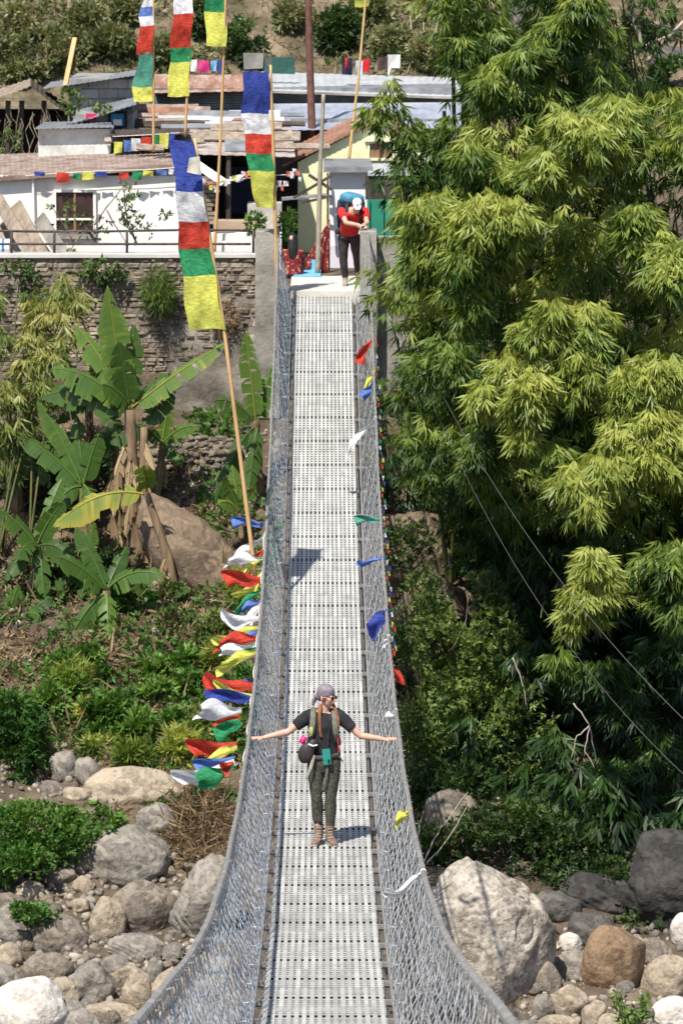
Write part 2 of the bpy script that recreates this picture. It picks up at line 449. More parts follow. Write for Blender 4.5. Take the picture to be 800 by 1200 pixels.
greeng=M('green sheet metal',(.015,.16,.10),(.03,.26,.17),scale=2,rough=.6)
bamb=M('bamboo pole',(.46,.27,.11),(.66,.43,.20),scale=4,rough=.6,stretch=(1,1,.3))
def corrugated(a,b,c,d,mat,name,parent,n=None,amp=.006,th=.005,ridge=.11):
    """corrugated sheet: a,b front edge (left,right); d,c back edge (left,right). waves run along the slope"""
    a,b,c,d=map(V,(a,b,c,d)); L=(b-a).length; n=n or max(8,int(L/ridge*4)); nn=(b-a).cross(d-a).normalized()
    if nn.z<0: nn=-nn
    vs=[];fs=[]
    for j,(p,q) in enumerate(((a,b),(d,c))):
        for i in range(n+1):
            u=i/n; w=amp*math.sin(i*PI/2); e=p.lerp(q,u)
            vs.append(tuple(e+nn*w)); vs.append(tuple(e+nn*(w-th)))
    k=2*(n+1)
    for i in range(n):
        o=i*2; fs+=[(o,o+2,o+2+k,o+k),(o+1,o+1+k,o+3+k,o+3),(o,o+1,o+3,o+2),(o+k,o+2+k,o+3+k,o+1+k)]
    fs+=[(0,k,k+1,1),(2*n,2*n+1,2*n+1+k,2*n+k)]
    m=MB(); m.add(vs,fs); return m.build(name,mat,parent)
def window(parent,x0,y0,x1,y1,Y,framem,panem,name='window',bars=((.5,),(.68,))):
    a=P(x0,y0,Y); b=P(x1,y1,Y); t=.05
    fr=MB(); W=b.x-a.x;H=a.z-b.z; cx=(a.x+b.x)/2; cz=(a.z+b.z)/2
    fr.box((a.x+t/2,Y-.02,cz),(t,.08,H)); fr.box((b.x-t/2,Y-.02,cz),(t,.08,H))
    fr.box((cx,Y-.02,a.z-t/2),(W-2*t,.08,t)); fr.box((cx,Y-.02,b.z+t/2),(W-2*t,.08,t))
    f=fr.build(name,framem,parent)
    p=MB(); p.box((cx,Y+.0,cz),(W-2*t,.02,H-2*t)); p.build('pane',panem,f)
    for u in bars[0]: q=MB(); q.box((a.x+W*u,Y-.025,cz),(.045,.03,H-2*t)); q.build('mullion',brownp,f)
    for u in bars[1]: q=MB(); q.box((cx,Y-.03,a.z-H*u),(W-2*t,.035,.035)); q.build('bar',white,f)
    return f
def roof_px(parent,L0,R0,Y0,L1,R1,Y1,mat,name='roof',**k):
    return corrugated(P(*L0,Y0),P(*R0,Y0),P(*R1,Y1),P(*L1,Y1),mat,name,parent,**k)

# white house
h=empty('white_house',P(100,312,80),'low whitewashed house with one brown window and long faded metal roof','house')
m=px_box(-75,206,214,318,80,4.0); 
m.build('wall',white,h)
roof_px(h,(-90,214),(209,192),79.88,(-90,184),(204,173),84.2,rustp,ridge=.10)
m=MB(); m.bar(P(-90,216,79.86),P(209,194.5,79.86),.04,.08); m.build('fascia',rustp,h)
window(h,63,222,113,273,79.98,white,glass)
m=px_box(63,273,113,280,79.93,.06); m.build('sill',conc,h)
m=MB(); m.tube([P(39,208,79.92),P(41,300,79.92)],.025,6); m.build('drain_pipe',white,h)
# dark shed
h=empty('timber_shed',P(30,190,86),'dark open timber shed with sagging roof above the white house','shed')
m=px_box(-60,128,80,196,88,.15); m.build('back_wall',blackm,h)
m=MB()
for x in (-55,-20,8,24,50,74): m.bar(P(x,195,86),P(x+2,118 if x<60 else 135,86),.10,.10)
m.build('post_frame',darkw,h)
roof_px(h,(-70,140),(36,101),85.6,(-70,128),(36,92),88.5,oldw,amp=.01)
roof_px(h,(36,101),(82,136),85.6,(36,92),(86,128),88.5,darkw,name='roof',amp=.01)
m=MB(); rr=random.Random(2)
for i in range(26):
    x=rr.uniform(0,72); y=rr.uniform(120,150); p=[P(x,y,85.8)]
    for k in range(5): p.append(p[-1]+V((rr.uniform(-.12,.12),rr.uniform(-.05,.05),-rr.uniform(.1,.25))))
    m.tube(p,.008,4)
m.build('hanging_creepers',oldw,h)
# white patched shed
h=empty('patched_shed',P(88,186,83.4),'small shed with stained white sheet wall behind the white house roof','shed')
m=px_box(45,151,130,192,83.4,1.6); m.build('wall',M('stained white sheet',(.42,.40,.35),(.74,.75,.73),scale=1.8,rough=.8,c3=(.64,.65,.62)),h)
roof_px(h,(40,151),(134,149),83.2,(52,143),(128,141),85.2,zincd)
# grey block building
h=empty('block_house',P(117,150,87),'grey concrete block house with small bright blue window','house')
bw=MB(); px_box(81,92,156,196,87,3,bw)
rr=random.Random(8); 
a=P(81,92,87); b=P(156,150,87); z=b.z; r_=0
while z<a.z-.02:
    x=a.x-(.2 if r_%2 else 0); hh=min(.19,a.z-z)
    while x<b.x:
        x0=max(x,a.x); x1=min(x+.4,b.x)
        if x1-x0>.05: bw.box(((x0+x1)/2,86.99,z+hh/2),(x1-x0-.015,.05,hh-.015),t=rr.random())
        x+=.4
    z+=.2; r_+=1
bw.build('wall',block,h)
roof_px(h,(50,104),(160,88),86.6,(60,96),(160,82),90,zincd,name='roof')
m=px_box(90,134,156,196,84.8,2.1); m.build('front_wall',block,h)
roof_px(h,(84,146),(160,122),84.5,(90,128),(160,113),87,zincd,name='roof')
window(h,127,130,149,151,84.78,blackm,M('blue shutter',(.03,.22,.50),(.06,.34,.62),scale=2,rough=.6),bars=((),()))
m=px_box(133,140,143,147,84.72,.02); m.build('notice',white,h)
m=px_box(101,133,113,141,84.7,.03); m.build('pink_cloth',CLOTH('pink cloth',(.75,.05,.16)),h)
m=MB(); m.bar(P(76,104,87),P(88,45,88),.09,.06); m.build('timber_pole',bamb,label='short bare timber pole sticking up behind the block house roof',cat='pole')
# porch under dark eave
h=empty('dark_porch',P(170,180,83.5),'shaded lean-to with thin dark roof beside the white house','lean-to')
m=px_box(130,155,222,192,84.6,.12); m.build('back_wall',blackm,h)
roof_px(h,(128,159),(222,157),82.6,(130,152),(222,150),84.6,darkw,amp=.008)
# rusty roof row
h=empty('rusty_roof_shed',P(245,130,90),'long shed with streaked rusty metal roof and grey corrugated wall','shed')
m=px_box(175,104,312,150,90.4,3.5); 
m.build('wall',M('grey corrugated wall',(.085,.095,.105),(.17,.18,.19),scale=2,rough=.6,metal=.1),h)
m=MB()
for k in range(9): 
    y=108+k*3.0; m.bar(P(200,y,90.3),P(312,y-.5,90.3),.03,.028)
m.build('wall_ribs',zincd,h)
roof_px(h,(181,109),(314,106),89.9,(178,87),(312,87),93.6,M('streaked rusty roof',(.22,.10,.06),(.52,.44,.38),scale=3.2,rough=.7,stretch=(1,.12,1),c3=(.36,.22,.16)),ridge=.2)
# scrap roofs
h=empty('scrap_roof_shelter',P(245,250,82),'dark open shelter under a layered roof of scrap sheets and boards','shelter')
rr=random.Random(31)
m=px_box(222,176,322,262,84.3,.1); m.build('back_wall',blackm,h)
m=px_box(196,176,226,270,83,1.2); m.build('side_wall',darkw,h)
roof_px(h,(205,180),(346,184),81.6,(170,134),(340,140),88.6,M('scrap sheet',(.22,.15,.12),(.50,.46,.42),scale=3.4,rough=.7,c3=(.38,.32,.28)),ridge=.2)
mats=[oldw,rustp,zinc,oldw,rust,zincd,darkw]
for i in range(34):
    v=rr.random(); px=rr.uniform(160,330); py=128+v*48; Y=88.2-v*6.0; L=rr.uniform(.5,2.0)
    p=P(px,py,Y); p.z+=.05; a=rr.uniform(-.12,.12)
    mb=MB(); mb.bar(p+V((-L/2,-.2*a,a*.15)),p+V((L/2,.2*a,-a*.15)),rr.uniform(.10,.45),.03,up=(0,-.45,1)); mb.build('roof_board',mats[i%7],h)
for x in (226,268,318):
    m=MB(); m.tube([P(x,272,81.7),P(x,181,81.7)],.05,6); m.build('post',darkw,h)
m=px_box(262,196,300,250,83.9,.04); m.build('blue_sheet',M('navy sheet',(.012,.015,.045),(.02,.03,.09),rough=.8),h)
m=MB(); m.bar(P(230,192,81.6),P(262,214,81.4),.16,.02,up=(0,-1,.4)); m.build('hanging_sheet',zinc,h)
# stone stack + counter
m=MB(); rr=random.Random(6)
for k in range(11):
    y=208+k*5.2; m.box(P(242+rr.uniform(-3,3),y,82.0),(.34+rr.uniform(-.08,.1),.3,.065),Matrix.Rotation(rr.uniform(-.1,.1),3,'Z'),rr.random())
m.build('stone_stack',M('stack stone',(.22,.18,.13),(.40,.34,.26),scale=5,rough=.9,tint=.3),label='stack of flat tan stones inside the dark shelter',cat='stone stack')
m=px_box(250,259,304,272,79.0,.5); m.build('counter_slab',M('tan plank',(.36,.25,.16),(.54,.40,.28),scale=4,rough=.8,stretch=(.2,1,1)),label='tan plank counter in front of the dark shelter',cat='counter')
m=px_box(222,274,330,318,80.4,.4); m.build('low_wall',white,label='low whitewashed wall below the plank counter',cat='wall')
# boulder and boards in front of the shelter
m=MB(); m.bar(P(262,283,78.6),P(284,318,78.2),.07,.03); m.bar(P(271,292,78.5),P(256,318,78.3),.06,.03); m.build('loose_boards',white,label='two white boards leaning below the plank counter',cat='boards')
m=px_box(290,239,330,275,80.9,.7); m.build('stone_block',M('grey stone block',(.30,.27,.24),(.52,.48,.43),scale=3,rough=.9,bump=.02),label='grey stone block behind the left bridge pillar',cat='stone')
# long light roof building
h=empty('long_zinc_roof_house',P(420,120,92),'long building with pale zinc roof above the yellow house','house')
m=px_box(300,103,535,128,92.2,4); m.build('wall',zincd,h)
roof_px(h,(308,106),(540,114),91.8,(306,84),(540,91),96,zinc,ridge=.18)
m=MB(); m.bar(P(304,107,91.7),P(540,115,91.7),.05,.05); m.build('eave_beam',conc,h)
h=empty('blue_roof_shed',P(410,160,89),'shed with blue grey sheet roof behind the yellow house','shed')
m=px_box(300,140,540,205,89.6,1.2); m.build('wall',zincd,h)
roof_px(h,(298,153),(540,150),88.8,(298,124),(540,122),91.6,bluez,ridge=.18)
m=MB(); m.bar(P(298,124,91.65),P(540,122,91.65),.08,.08); m.build('ridge_cap',zinc,h)
# yellow gable house
h=empty('yellow_house',P(440,300,84),'pale yellow green gabled house with a brown shuttered window','house')
Yf=84.0; gl=P(349,190,Yf); gp=P(440,143,Yf); gr=P(545,190,Yf); bl=P(349,326,Yf); brp=P(545,326,Yf)
vs=[];dep=5
for dy in (0,dep):
    for q in (bl,brp,gr,gp,gl): vs.append((q.x,Yf+dy,q.z))
m=MB(); m.add(vs,[(0,1,2,3,4),(9,8,7,6,5),(0,4,9,5),(1,6,7,2),(4,3,8,9),(3,2,7,8),(0,5,6,1)]); m.build('wall',yel,h)
apex=P(440,139,Yf); le=P(330,193,Yf); re=P(556,197,Yf)
def slope(e,ap,mat):
    c0=V((e.x,Yf-.12,e.z)); c1=V((ap.x,Yf-.12,ap.z)); c2=V((ap.x,Yf+dep,ap.z)); c3=V((e.x,Yf+dep,e.z))
    corrugated(c0,c1,c2,c3,mat,'roof',h,amp=.008,th=.05)
slope(le,apex,rust); slope(re,apex,rust)
window(h,430,165,462,188,Yf-.01,yel,brownp,bars=((.5,),()))
m=px_box(427,163,465,166,Yf-.12,.14); m.build('lintel',yel,h)
# lavender booth
h=empty('white_booth',P(408,324,80),'narrow white and lavender plastered booth behind the man in red','booth')
m=px_box(386,202,431,288,80.4,2); m.build('upper_wall',M('white plaster',(.74,.73,.75),(.84,.83,.85),scale=1.5,rough=.9),h)
m=px_box(385.5,288,431.5,330,80.38,2.04); m.build('lower_wall',lav,h)
m=px_box(379,196,436,202,80.2,2.9); m.build('roof',zincd,h)
m=px_box(431,202,560,206,79.75,2.9); m.build('side_roof',zinc,h)
# lean-to brackets beside booth
m=MB()
for (x0,y0,x1,y1) in ((344,232,388,206),(352,238,388,230),(362,205,388,222),(384,203,384,262)):
    m.bar(P(x0,y0,80.2),P(x1,y1,80.0),.04,.05)
m.build('timber_bracket',darkw,label='dark timber roof brackets left of the white booth',cat='bracket')
m=MB(); m.bar(P(330,233,80.6),P(388,228,80.6),.6,.03); m.build('awning_board',zincd,label='flat dark awning board beside the yellow house',cat='awning')
m=px_box(430,234,540,292,79.4,.06)
for i in range(7):
    px_box(431+i*16,234,433+i*16,292,79.34,.05,m)
m.build('green_gate',greeng,label='green sheet metal gate beside the white booth',cat='gate')
m=px_box(428,206,560,234,79.8,.1); m.build('gate_lintel',darkw,label='dark board above the green gate',cat='board')
# red patterned cloth (hanging triangle)
rm=M('red patterned cloth',(.16,.012,.015),(.50,.26,.16),scale=14,rough=.9,contrast=(.48,.6),c3=(.20,.016,.02))
a,b,c=P(386,257,79.6),P(386,322,79.5),P(351,316,79.0)
vs=[];n=10
for j in range(n+1):
    for i in range(n+1):
        p=a.lerp(c,j/n).lerp(a.lerp(b,j/n),i/n); p=p+V((0,.05*math.sin(i*1.9)*j/n,0)); vs.append(tuple(p))
fs=[(j*(n+1)+i,j*(n+1)+i+1,(j+1)*(n+1)+i+1,(j+1)*(n+1)+i) for j in range(n) for i in range(n)]
m=MB(); m.add(vs,fs); o=m.build('patterned_cloth',rm,None,True,label='red patterned cloth hanging like a tent beside the white booth',cat='cloth')
sd=o.modifiers.new('s','SOLIDIFY'); sd.thickness=.01
m=MB(); p=P(360,316,78.6); m.box((p.x,78.6,ZP+.02),(.5,1.3,.03)); m.box((p.x+.02,79.2,ZP+.12),(.42,.04,.2)); m.build('blue_sheet',M('sky blue plastic',(.12,.42,.62),(.2,.5,.7),rough=.6),label='light blue plastic sheet on the ground beside the patterned cloth',cat='sheet')
m=px_box(330,305,352,322,81.5,.3); m.build('yellow_step',yel,label='low yellow step at the foot of the yellow house',cat='step')
# poles
def pole(name,pts,r,mat,label,cat='pole',group=None,nodes=False):
    m=MB(); P_=[V(p) for p in pts]
    full=[]
    for i in range(len(P_)-1):
        k=8
        for j in range(k): full.append(P_[i].lerp(P_[i+1],j/k))
    full.append(P_[-1]); n=len(full)
    rr=[r*(1-.35*i/n)*(1.12 if nodes and i%2 else 1) for i in range(n)]
    m.tube(full,rr,8); return m.build(name,mat,None,True,label=label,cat=cat,group=group)
pole('utility_pole',[P(366,170,89),P(362,40,89),P(360,-40,89)],.085,M('rusty steel pole',(.09,.04,.03),(.2,.10,.075),scale=5,rough=.8),'tall rusty brown utility pole behind the yellow house')
pole('wooden_post',[P(372,326,78.4),P(375,200,78.4),P(379,110,78.4)],.05,M('grey bamboo',(.24,.20,.15),(.40,.35,.28),scale=4,rough=.8),'weathered grey wooden post in front of the yellow house')
# clothes line
cl=empty('clothes_line',P(400,70,93.5),'sagging clothes line with washing above the long zinc roof','clothes line')
m=MB(); m.tube([P(205+i*7.5,72-4*math.cos((i-18)*.12)+ (6 if i<20 else -2)*.5,93.5) for i in range(38)],.008,4); m.build('line',darkw,cl)
wash=[(224,231,70,84,(.8,.8,.8)),(233,245,71,85,(.7,.06,.25)),(247,254,71,83,(.25,.5,.8)),(255,261,70,86,(.05,.08,.25)),
      (310,345,67,87,(.05,.13,.11)),(285,309,62,80,(.30,.30,.28)),(401,413,68,88,(.03,.03,.06)),(404,408,68,79,(.6,.06,.05)),(417,425,71,88,(.55,.66,.8)),(425,433,69,85,(.7,.03,.04)),(443,454,67,81,(.10,.06,.06)),(454,469,64,80,(.8,.79,.75)),(454,458,78,87,(.8,.79,.75))]
rr=random.Random(4)
def cloth_sheet(a,b,c,d,wave=.05,nx=8,nz=8,seed=0,fr=5.0):
    """a,b top left/right; d,c bottom left/right -> grid"""
    a,b,c,d=map(V,(a,b,c,d)); nn=(b-a).cross(d-a); nn=nn.normalized() if nn.length>1e-6 else V((0,1,0)); vs=[]
    for j in range(nz+1):
        for i in range(nx+1):
            u=i/nx; v=j/nz; p=a.lerp(b,u).lerp(d.lerp(c,u),v)
            p=p+nn*wave*(math.sin(u*fr+seed*2.1+v*2.2)+.5*math.sin(v*5+seed+u*3))*(.3+.7*v)
            vs.append(tuple(p))
    fs=[(j*(nx+1)+i,j*(nx+1)+i+1,(j+1)*(nx+1)+i+1,(j+1)*(nx+1)+i) for j in range(nz) for i in range(nx)]
    return vs,fs
washlab=['white cloth','pink trousers','blue shirt','navy trousers','dark green net','grey blanket','black jacket','red lining of a jacket','pale blue shirt','red shirt','brown cloth','white shirt','white sleeve']
for i,(x0,x1,y0,y1,c) in enumerate(wash):
    Y=93.4-(.06 if i in(7,12) else 0); vs,fs=cloth_sheet(P(x0,y0,Y),P(x1,y0,Y),P(x1-rr.uniform(-1,1),y1,Y),P(x0+rr.uniform(-1,1),y1+rr.uniform(-2,2),Y),.03,5,5,i)
    m=MB(); m.add(vs,fs); o=m.build(washlab[i].split(' of ')[0].replace(' ','_'),CLOTH('wash%d'%i,c),None,True,label=washlab[i]+' hanging on the clothes line above the zinc roof',cat='laundry'); 
# planks leaning left
pl=[((-8,225),(38,300),.24),((18,240),(52,303),.26),((27,262),(58,303),.2),((46,255),(78,304),.26),((2,262),(30,303),.22),((-20,232),(10,303),.2)]
for i,(a,b,w_) in enumerate(pl):
    m=MB(); m.bar(P(*b,77.2+.2*i),P(*a,78.4+.1*i),w_,.04,up=(0,1,.2)); m.build('plank',[oldw,oldw,darkw,conc,oldw,oldw][i],label=['widest brown plank leaning at far left by the white house','tan plank leaning second from the left by the railing','dark narrow plank leaning between two broad ones','grey plank leaning nearest the house window','short plank leaning low behind the railing','plank leaning at the left frame edge'][i],cat='plank')
m=MB(); m.tube([P(-8,291,76.6),P(12,291,76.6)],.17,16); o=m.build('barrel',M('white plastic',(.7,.7,.68),(.8,.8,.78),rough=.5),None,False,label='white plastic drum lying behind the railing at left',cat='drum')
m=MB(); m.tube([P(3,291,76.6),P(6,291,76.6)],.175,16); m.build('band',M('blue plastic',(.05,.2,.5)),o)

# ------------------------------------------------------------------ prayer flags
FC={'blue':(.04,.07,.36),'sky':(.12,.21,.55),'white':(.84,.84,.86),'red':(.62,.055,.03),'green':(.025,.27,.10),'yellow':(.72,.72,.13),'teal':(.10,.36,.26),'pink':(.7,.2,.15)}
def tall_flag(name,polepts,Y,bands,side,label,r=.03,seed=0,skew=0):
    """bands: list of (y0,y1,xa0,xb0,xa1,xb1,colour) pixel quads"""
    root=empty(name,P(*polepts[0],Y),label,'prayer flag','tall vertical prayer flags on bamboo poles')
    m=MB(); pts=[P(x,y,Y) for x,y in polepts]; full=[]
    for i in range(len(pts)-1):
        for j in range(10): full.append(pts[i].lerp(pts[i+1],j/10))
    full.append(pts[-1]); n=len(full)
    m.tube(full,[r*(1-.4*i/n)*(1.13 if i%3==0 else 1) for i in range(n)],8); m.build('pole',bamb,root,True)
    for i,(y0,y1,xa0,xb0,xa1,xb1,c) in enumerate(bands):
        vs,fs=cloth_sheet(P(xa0,y0,Y-.05),P(xb0,y0,Y-.05),P(xb1,y1,Y-.05),P(xa1,y1,Y-.05),.0,14,12,seed)
        # ripple continuous over the whole banner
        vs=[(x+.014*math.sin(z*9+seed),y+.05*math.sin(z*4.1+seed)+.05*math.sin(x*9+z*2+seed)+.05*mnoise.noise(V((x*5,z*3.2,seed)))+.02*mnoise.noise(V((x*14,z*9,seed))),z+.01*math.sin(x*12+seed)) for x,y,z in vs]
        mb=MB(); mb.add(vs,fs); mb.build('panel',CLOTH('flag '+c,FC[c],.35),root,True)
    return root
tall_flag('tall_prayer_flag',[(300,682),(262,380),(228,162)],57.5,[(165,224,198,228,207,239,'blue'),(224,260,207,239,208,243,'white'),(260,292,208,243,210,247,'red'),(292,323,210,247,214,252,'green'),(323,386,214,252,221,263,'yellow')],-1,'leaning five-coloured prayer flag banner with its pole tied to the bridge hand cable',.03,1)
m=MB(); vs,fs=cloth_sheet(P(222,185,57.2),P(234,183,57.2),P(236,205,57.2),P(219,202,57.2),.03,5,5,3); m.add(vs,fs); m.build('white_scarf',CLOTH('cream cloth',(.7,.66,.52)),None,True,label='cream scarf knotted to the top of the leaning flag pole',cat='scarf')
tall_flag('tall_prayer_flag',[(325,345),(321,200),(317,76)],74.3,[(84,133,286,316,283,316,'blue'),(133,157,283,316,286,318,'white'),(157,180,286,318,289,319,'red'),(180,200,289,319,291,321,'green'),(200,243,291,321,300,321,'yellow')],-1,'straight prayer flag banner with bright blue top panel tied to the left bridge pillar',.035,4)
m=MB(); p0=P(317,80,74.3); 
for i in range(14): m.tube([p0,p0+V((RNG.uniform(-.15,.05),RNG.uniform(-.05,.05),RNG.uniform(.05,.35)))],.004,4)
m.build('straw_tuft',oldw,label='straw tuft on top of the straight flag pole',cat='tuft')
tall_flag('tall_prayer_flag',[(251,302),(259,150),(266,-40)],77,[(-60,-25,240,266,240,266,'red'),(-25,14,240,266,240,266,'green'),(14,54,240,266,242,265,'yellow')],-1,'prayer flag banner with green and yellow lower panels hanging above the rusty roof',.03,2)
tall_flag('tall_prayer_flag',[(217,160),(222,60),(227,-40)],79,[(-40,-8,205,227,205,227,'blue'),(-8,16,205,227,203,226,'white'),(16,56,203,226,199,224,'red'),(56,73,199,224,199,223,'green'),(73,113,199,223,196,221,'yellow')],-1,'prayer flag banner with long red and yellow panels, second from the left',.025,6)
tall_flag('tall_prayer_flag',[(180,178),(180,90),(180,-30)],81,[(-4,8,170,180,166,180,'white'),(8,19,166,180,163,180,'sky'),(19,30,163,180,164,180,'white'),(30,64,164,180,160,179,'red'),(60,102,164,179,155,179,'teal'),(102,119,155,179,156,178,'yellow')],-1,'tattered prayer flag banner with faded red and teal panels, leftmost of the tall ones',.025,8)
tall_flag('tall_prayer_flag',[(408,192),(420,90),(432,-40)],83,[(-30,0,415,432,415,432,'green'),(0,8,415,432,416,432,'yellow')],-1,'tall bamboo pole with a yellow flag end at the top, over the yellow house',.03,9)
# row of small flags under the white house eave and on the porch
def bunting(name,pts,items,label,Y,seed=0):
    root=empty(name,P(*pts[0],Y),label,'bunting')
    m=MB(); m.tube([P(x,y,Y) for x,y in pts],.006,4); m.build('cord',white,root)
    for i,(x0,x1,y0,y1,c) in enumerate(items):
        vs,fs=cloth_sheet(P(x0,y0,Y-.02),P(x1,y0+.5,Y-.02),P(x1+RNG.uniform(-1,1),y1+RNG.uniform(-1,1),Y-.02),P(x0+RNG.uniform(-1,1),y1,Y-.02),.02,4,4,i)
        mb=MB(); mb.add(vs,fs); mb.build('flag',CLOTH('flag '+c,FC[c],.35),root,True)
bunting('small_flag_bunting',[(30,206),(70,203),(120,200),(170,199),(212,196)],[(40,53,201,206,'blue'),(67,81,202,214,'red'),(86,95,203,209,'green'),(97,110,201,211,'yellow'),(112,125,201,207,'blue'),(140,151,202,210,'red'),(155,167,201,210,'green'),(168,180,200,206,'yellow'),(183,196,199,205,'sky'),(198,204,198,204,'white')],'string of small prayer flags under the eave of the white house',79.78)
bunting('small_flag_bunting',[(132,160),(175,158),(218,155)],[(134,144,166,180,'yellow'),(145,153,164,178,'sky'),(154,165,162,177,'white'),(166,177,160,176,'red'),(178,186,158,175,'green'),(187,198,156,175,'yellow'),(198,205,156,165,'blue')],'row of larger square prayer flags hanging in the dark porch',82.4)
it=[]; rr=random.Random(12)
for i in range(34):
    x=234+i*3.5; y=208+7*math.sin(i*.35)+rr.uniform(-6,8); c=rr.choice(['white','white','white','yellow','pink','white'])
    it.append((x,x+rr.uniform(3,6),y,y+rr.uniform(4,8),c))
bunting('faded_flag_bunting',[(228,200),(270,212),(310,206),(352,204)],it,'tangle of faded white and yellow flags strung in front of the dark shelter',79)
# flags streaming off the left hand cable
def strip_flag(root,p,d,L,W,c,seed,mat=None):
    """flag tied at p streaming along d, sagging a little"""
    d=V(d).normalized(); down=V((0,0,-1)); side=(down-d*down.dot(d)); side=side.normalized() if side.length>.1 else V((0,-.4,-1)).normalized()
    nn=d.cross(side); vs=[];nx,nz=12,6; rr=random.Random(seed); ph=rr.uniform(0,6); taper=rr.uniform(.1,.4); L*=rr.uniform(.75,1.1)
    for j in range(nz+1):
        for i in range(nx+1):
            u=i/nx; v=j/nz; wv=W*(taper+(1-taper)*min(1,u*1.6))
            q=V(p)+d*(L*u*(1-.10*math.sin(v*3+ph)))+side*((v-.25)*wv*(1-.25*math.sin(u*4+ph)**2))+nn*(.13*math.sin(u*6.5+ph+v*2.2)*u*L*1.3)+side*(.13*math.sin(u*4.5+ph*1.7)*L*u)+nn*(.05*math.sin(v*7+u*5+ph)*u)
            vs.append(tuple(q))
    fs=[(j*(nx+1)+i,j*(nx+1)+i+1,(j+1)*(nx+1)+i+1,(j+1)*(nx+1)+i) for j in range(nz) for i in range(nx)]
    m=MB(); m.add(vs,fs)
    if root is None: m.ball(p,.028,8,6); m.tube([p,V(p)+d*.05],.012,5)
    return m.build('prayer_flag' if root is None else 'flag',CLOTH('flag '+c,FC[c],.35),root,True)
def railY(py,sx):
    lo,hi=16,75
    best=None;bd=1e9
    for y in np.arange(17,75,.1):
        p=V((sx*.785,y,rz(y))); q=_R.transposed()@p; yy=600-q.y/(-q.z)*F
        if abs(yy-py)<bd: bd=abs(yy-py);best=y
    return best
fl=[(612,-42,-6,.17,'sky'),(622,-35,32,.14,'white'),(640,-36,36,.12,'red'),(648,-30,22,.16,'yellow'),(652,-48,0,.22,'white'),(668,-28,28,.18,'yellow'),(676,-46,-4,.30,'red'),(690,-34,22,.16,'green'),(700,-30,14,.14,'sky'),(706,-36,32,.24,'white'),
    (722,-44,-2,.26,'white'),(733,-46,8,.18,'yellow'),(738,-34,10,.16,'sky'),(745,-48,2,.26,'red'),(752,-44,12,.16,'white'),(756,-28,8,.12,'green'),(762,-50,10,.24,'yellow'),
    (800,-48,-8,.30,'red'),(796,-18,4,.14,'blue'),(812,-44,-10,.16,'yellow'),(816,-50,-8,.26,'blue'),(828,-54,-2,.30,'white'),(836,-42,14,.16,'red'),(842,-30,12,.26,'green'),
    (868,-64,6,.30,'red'),(872,-46,20,.18,'yellow'),(884,-54,14,.20,'sky'),(888,-58,20,.30,'white'),(892,-46,24,.26,'green'),(892,-14,2,.18,'red')]
root=empty('prayer_flag_string',V((-.8,50,rz(50))),'string of bright prayer flags streaming left off the bridge hand cable','prayer flags')
m=MB(); m.tube([V((-.80-.015*math.sin(y*3),y,rz(y)-.01)) for y in np.linspace(railY(915,-1),railY(600,-1),60)],.006,4); m.build('cord',white,root)
for i,(py,dx,dy,W,c) in enumerate(fl):
    Y=railY(py,-1); s=PPM(Y); L=math.hypot(dx,dy)/s*1.05
    strip_flag(root,(-.80-(.10 if py>825 and py<900 else 0),Y,rz(Y)-.02),(dx,RNG.uniform(-.2,.2)*abs(dx),-dy),L,W*.82,c,i)
fr=[(397,-18,22,.16,'red','red cloth strip tied to the right hand cable nearest the far pillar'),(437,-14,20,.12,'yellow','yellow strip tied above a blue one on the right hand cable'),(442,-10,18,.14,'sky','blue strip tied just below a yellow one on the right hand cable'),(490,-38,48,.10,'white','long white scarf blowing across the deck edge from the right hand cable'),
    (608,-30,-2,.13,'teal','mint green strip blowing from the right hand cable'),(654,-30,2,.09,'sky','narrow light blue strip blowing level from the right hand cable'),(716,-24,16,.26,'blue','dark blue triangular flag on the right hand cable'),(746,-8,10,.10,'white','small white rag on the right hand cable below the blue flag'),
    (776,10,18,.10,'red','red ribbon curling from the right hand cable above the woman'),(832,-12,8,.10,'white','white rag on the right hand cable beside the woman\'s hand'),(950,-16,8,.12,'yellow','yellow ribbon tied on the right hand cable below the woman\'s hand'),(1022,-36,20,.08,'white','white ribbon blowing from the thick lower part of the right hand cable')]
for i,(py,dx,dy,W,c,lab) in enumerate(fr):
    Y=railY(py,1); s=PPM(Y); L=math.hypot(dx,dy)/s*1.3
    o=strip_flag(None,(.785,Y,rz(Y)),(dx,RNG.uniform(-.2,.2)*abs(dx),-dy),L,W,c,i+70); tag(o,lab,'prayer flag','strips tied to the right hand cable')
root=empty('mini_flag_garland',V((.8,60,rz(60))),'thin garland of tiny coloured flags along the outside of the right hand cable','garland')
m=MB(); ys=np.linspace(railY(760,1),railY(400,1),56); m.tube([V((.83+.02*math.sin(y*5),y,rz(y)-.03)) for y in ys],.004,4); m.build('cord',darkw,root)
cc=['red','yellow','blue','white','green']; 
for k,y in enumerate(ys[::1]):
    if True:
        c=cc[k%5]; m=MB()
        p=V((.83+.02*math.sin(y*5),y,rz(y)-.03)); vs,fs=cloth_sheet(p,p+V((.03,.02,0)),p+V((.035,.02,-.06)),p+V((.01,0,-.065)),.008,3,3,k); m.add(vs,fs)
    m.build('tiny_flag',CLOTH('flag '+c,FC[c],.35),root)

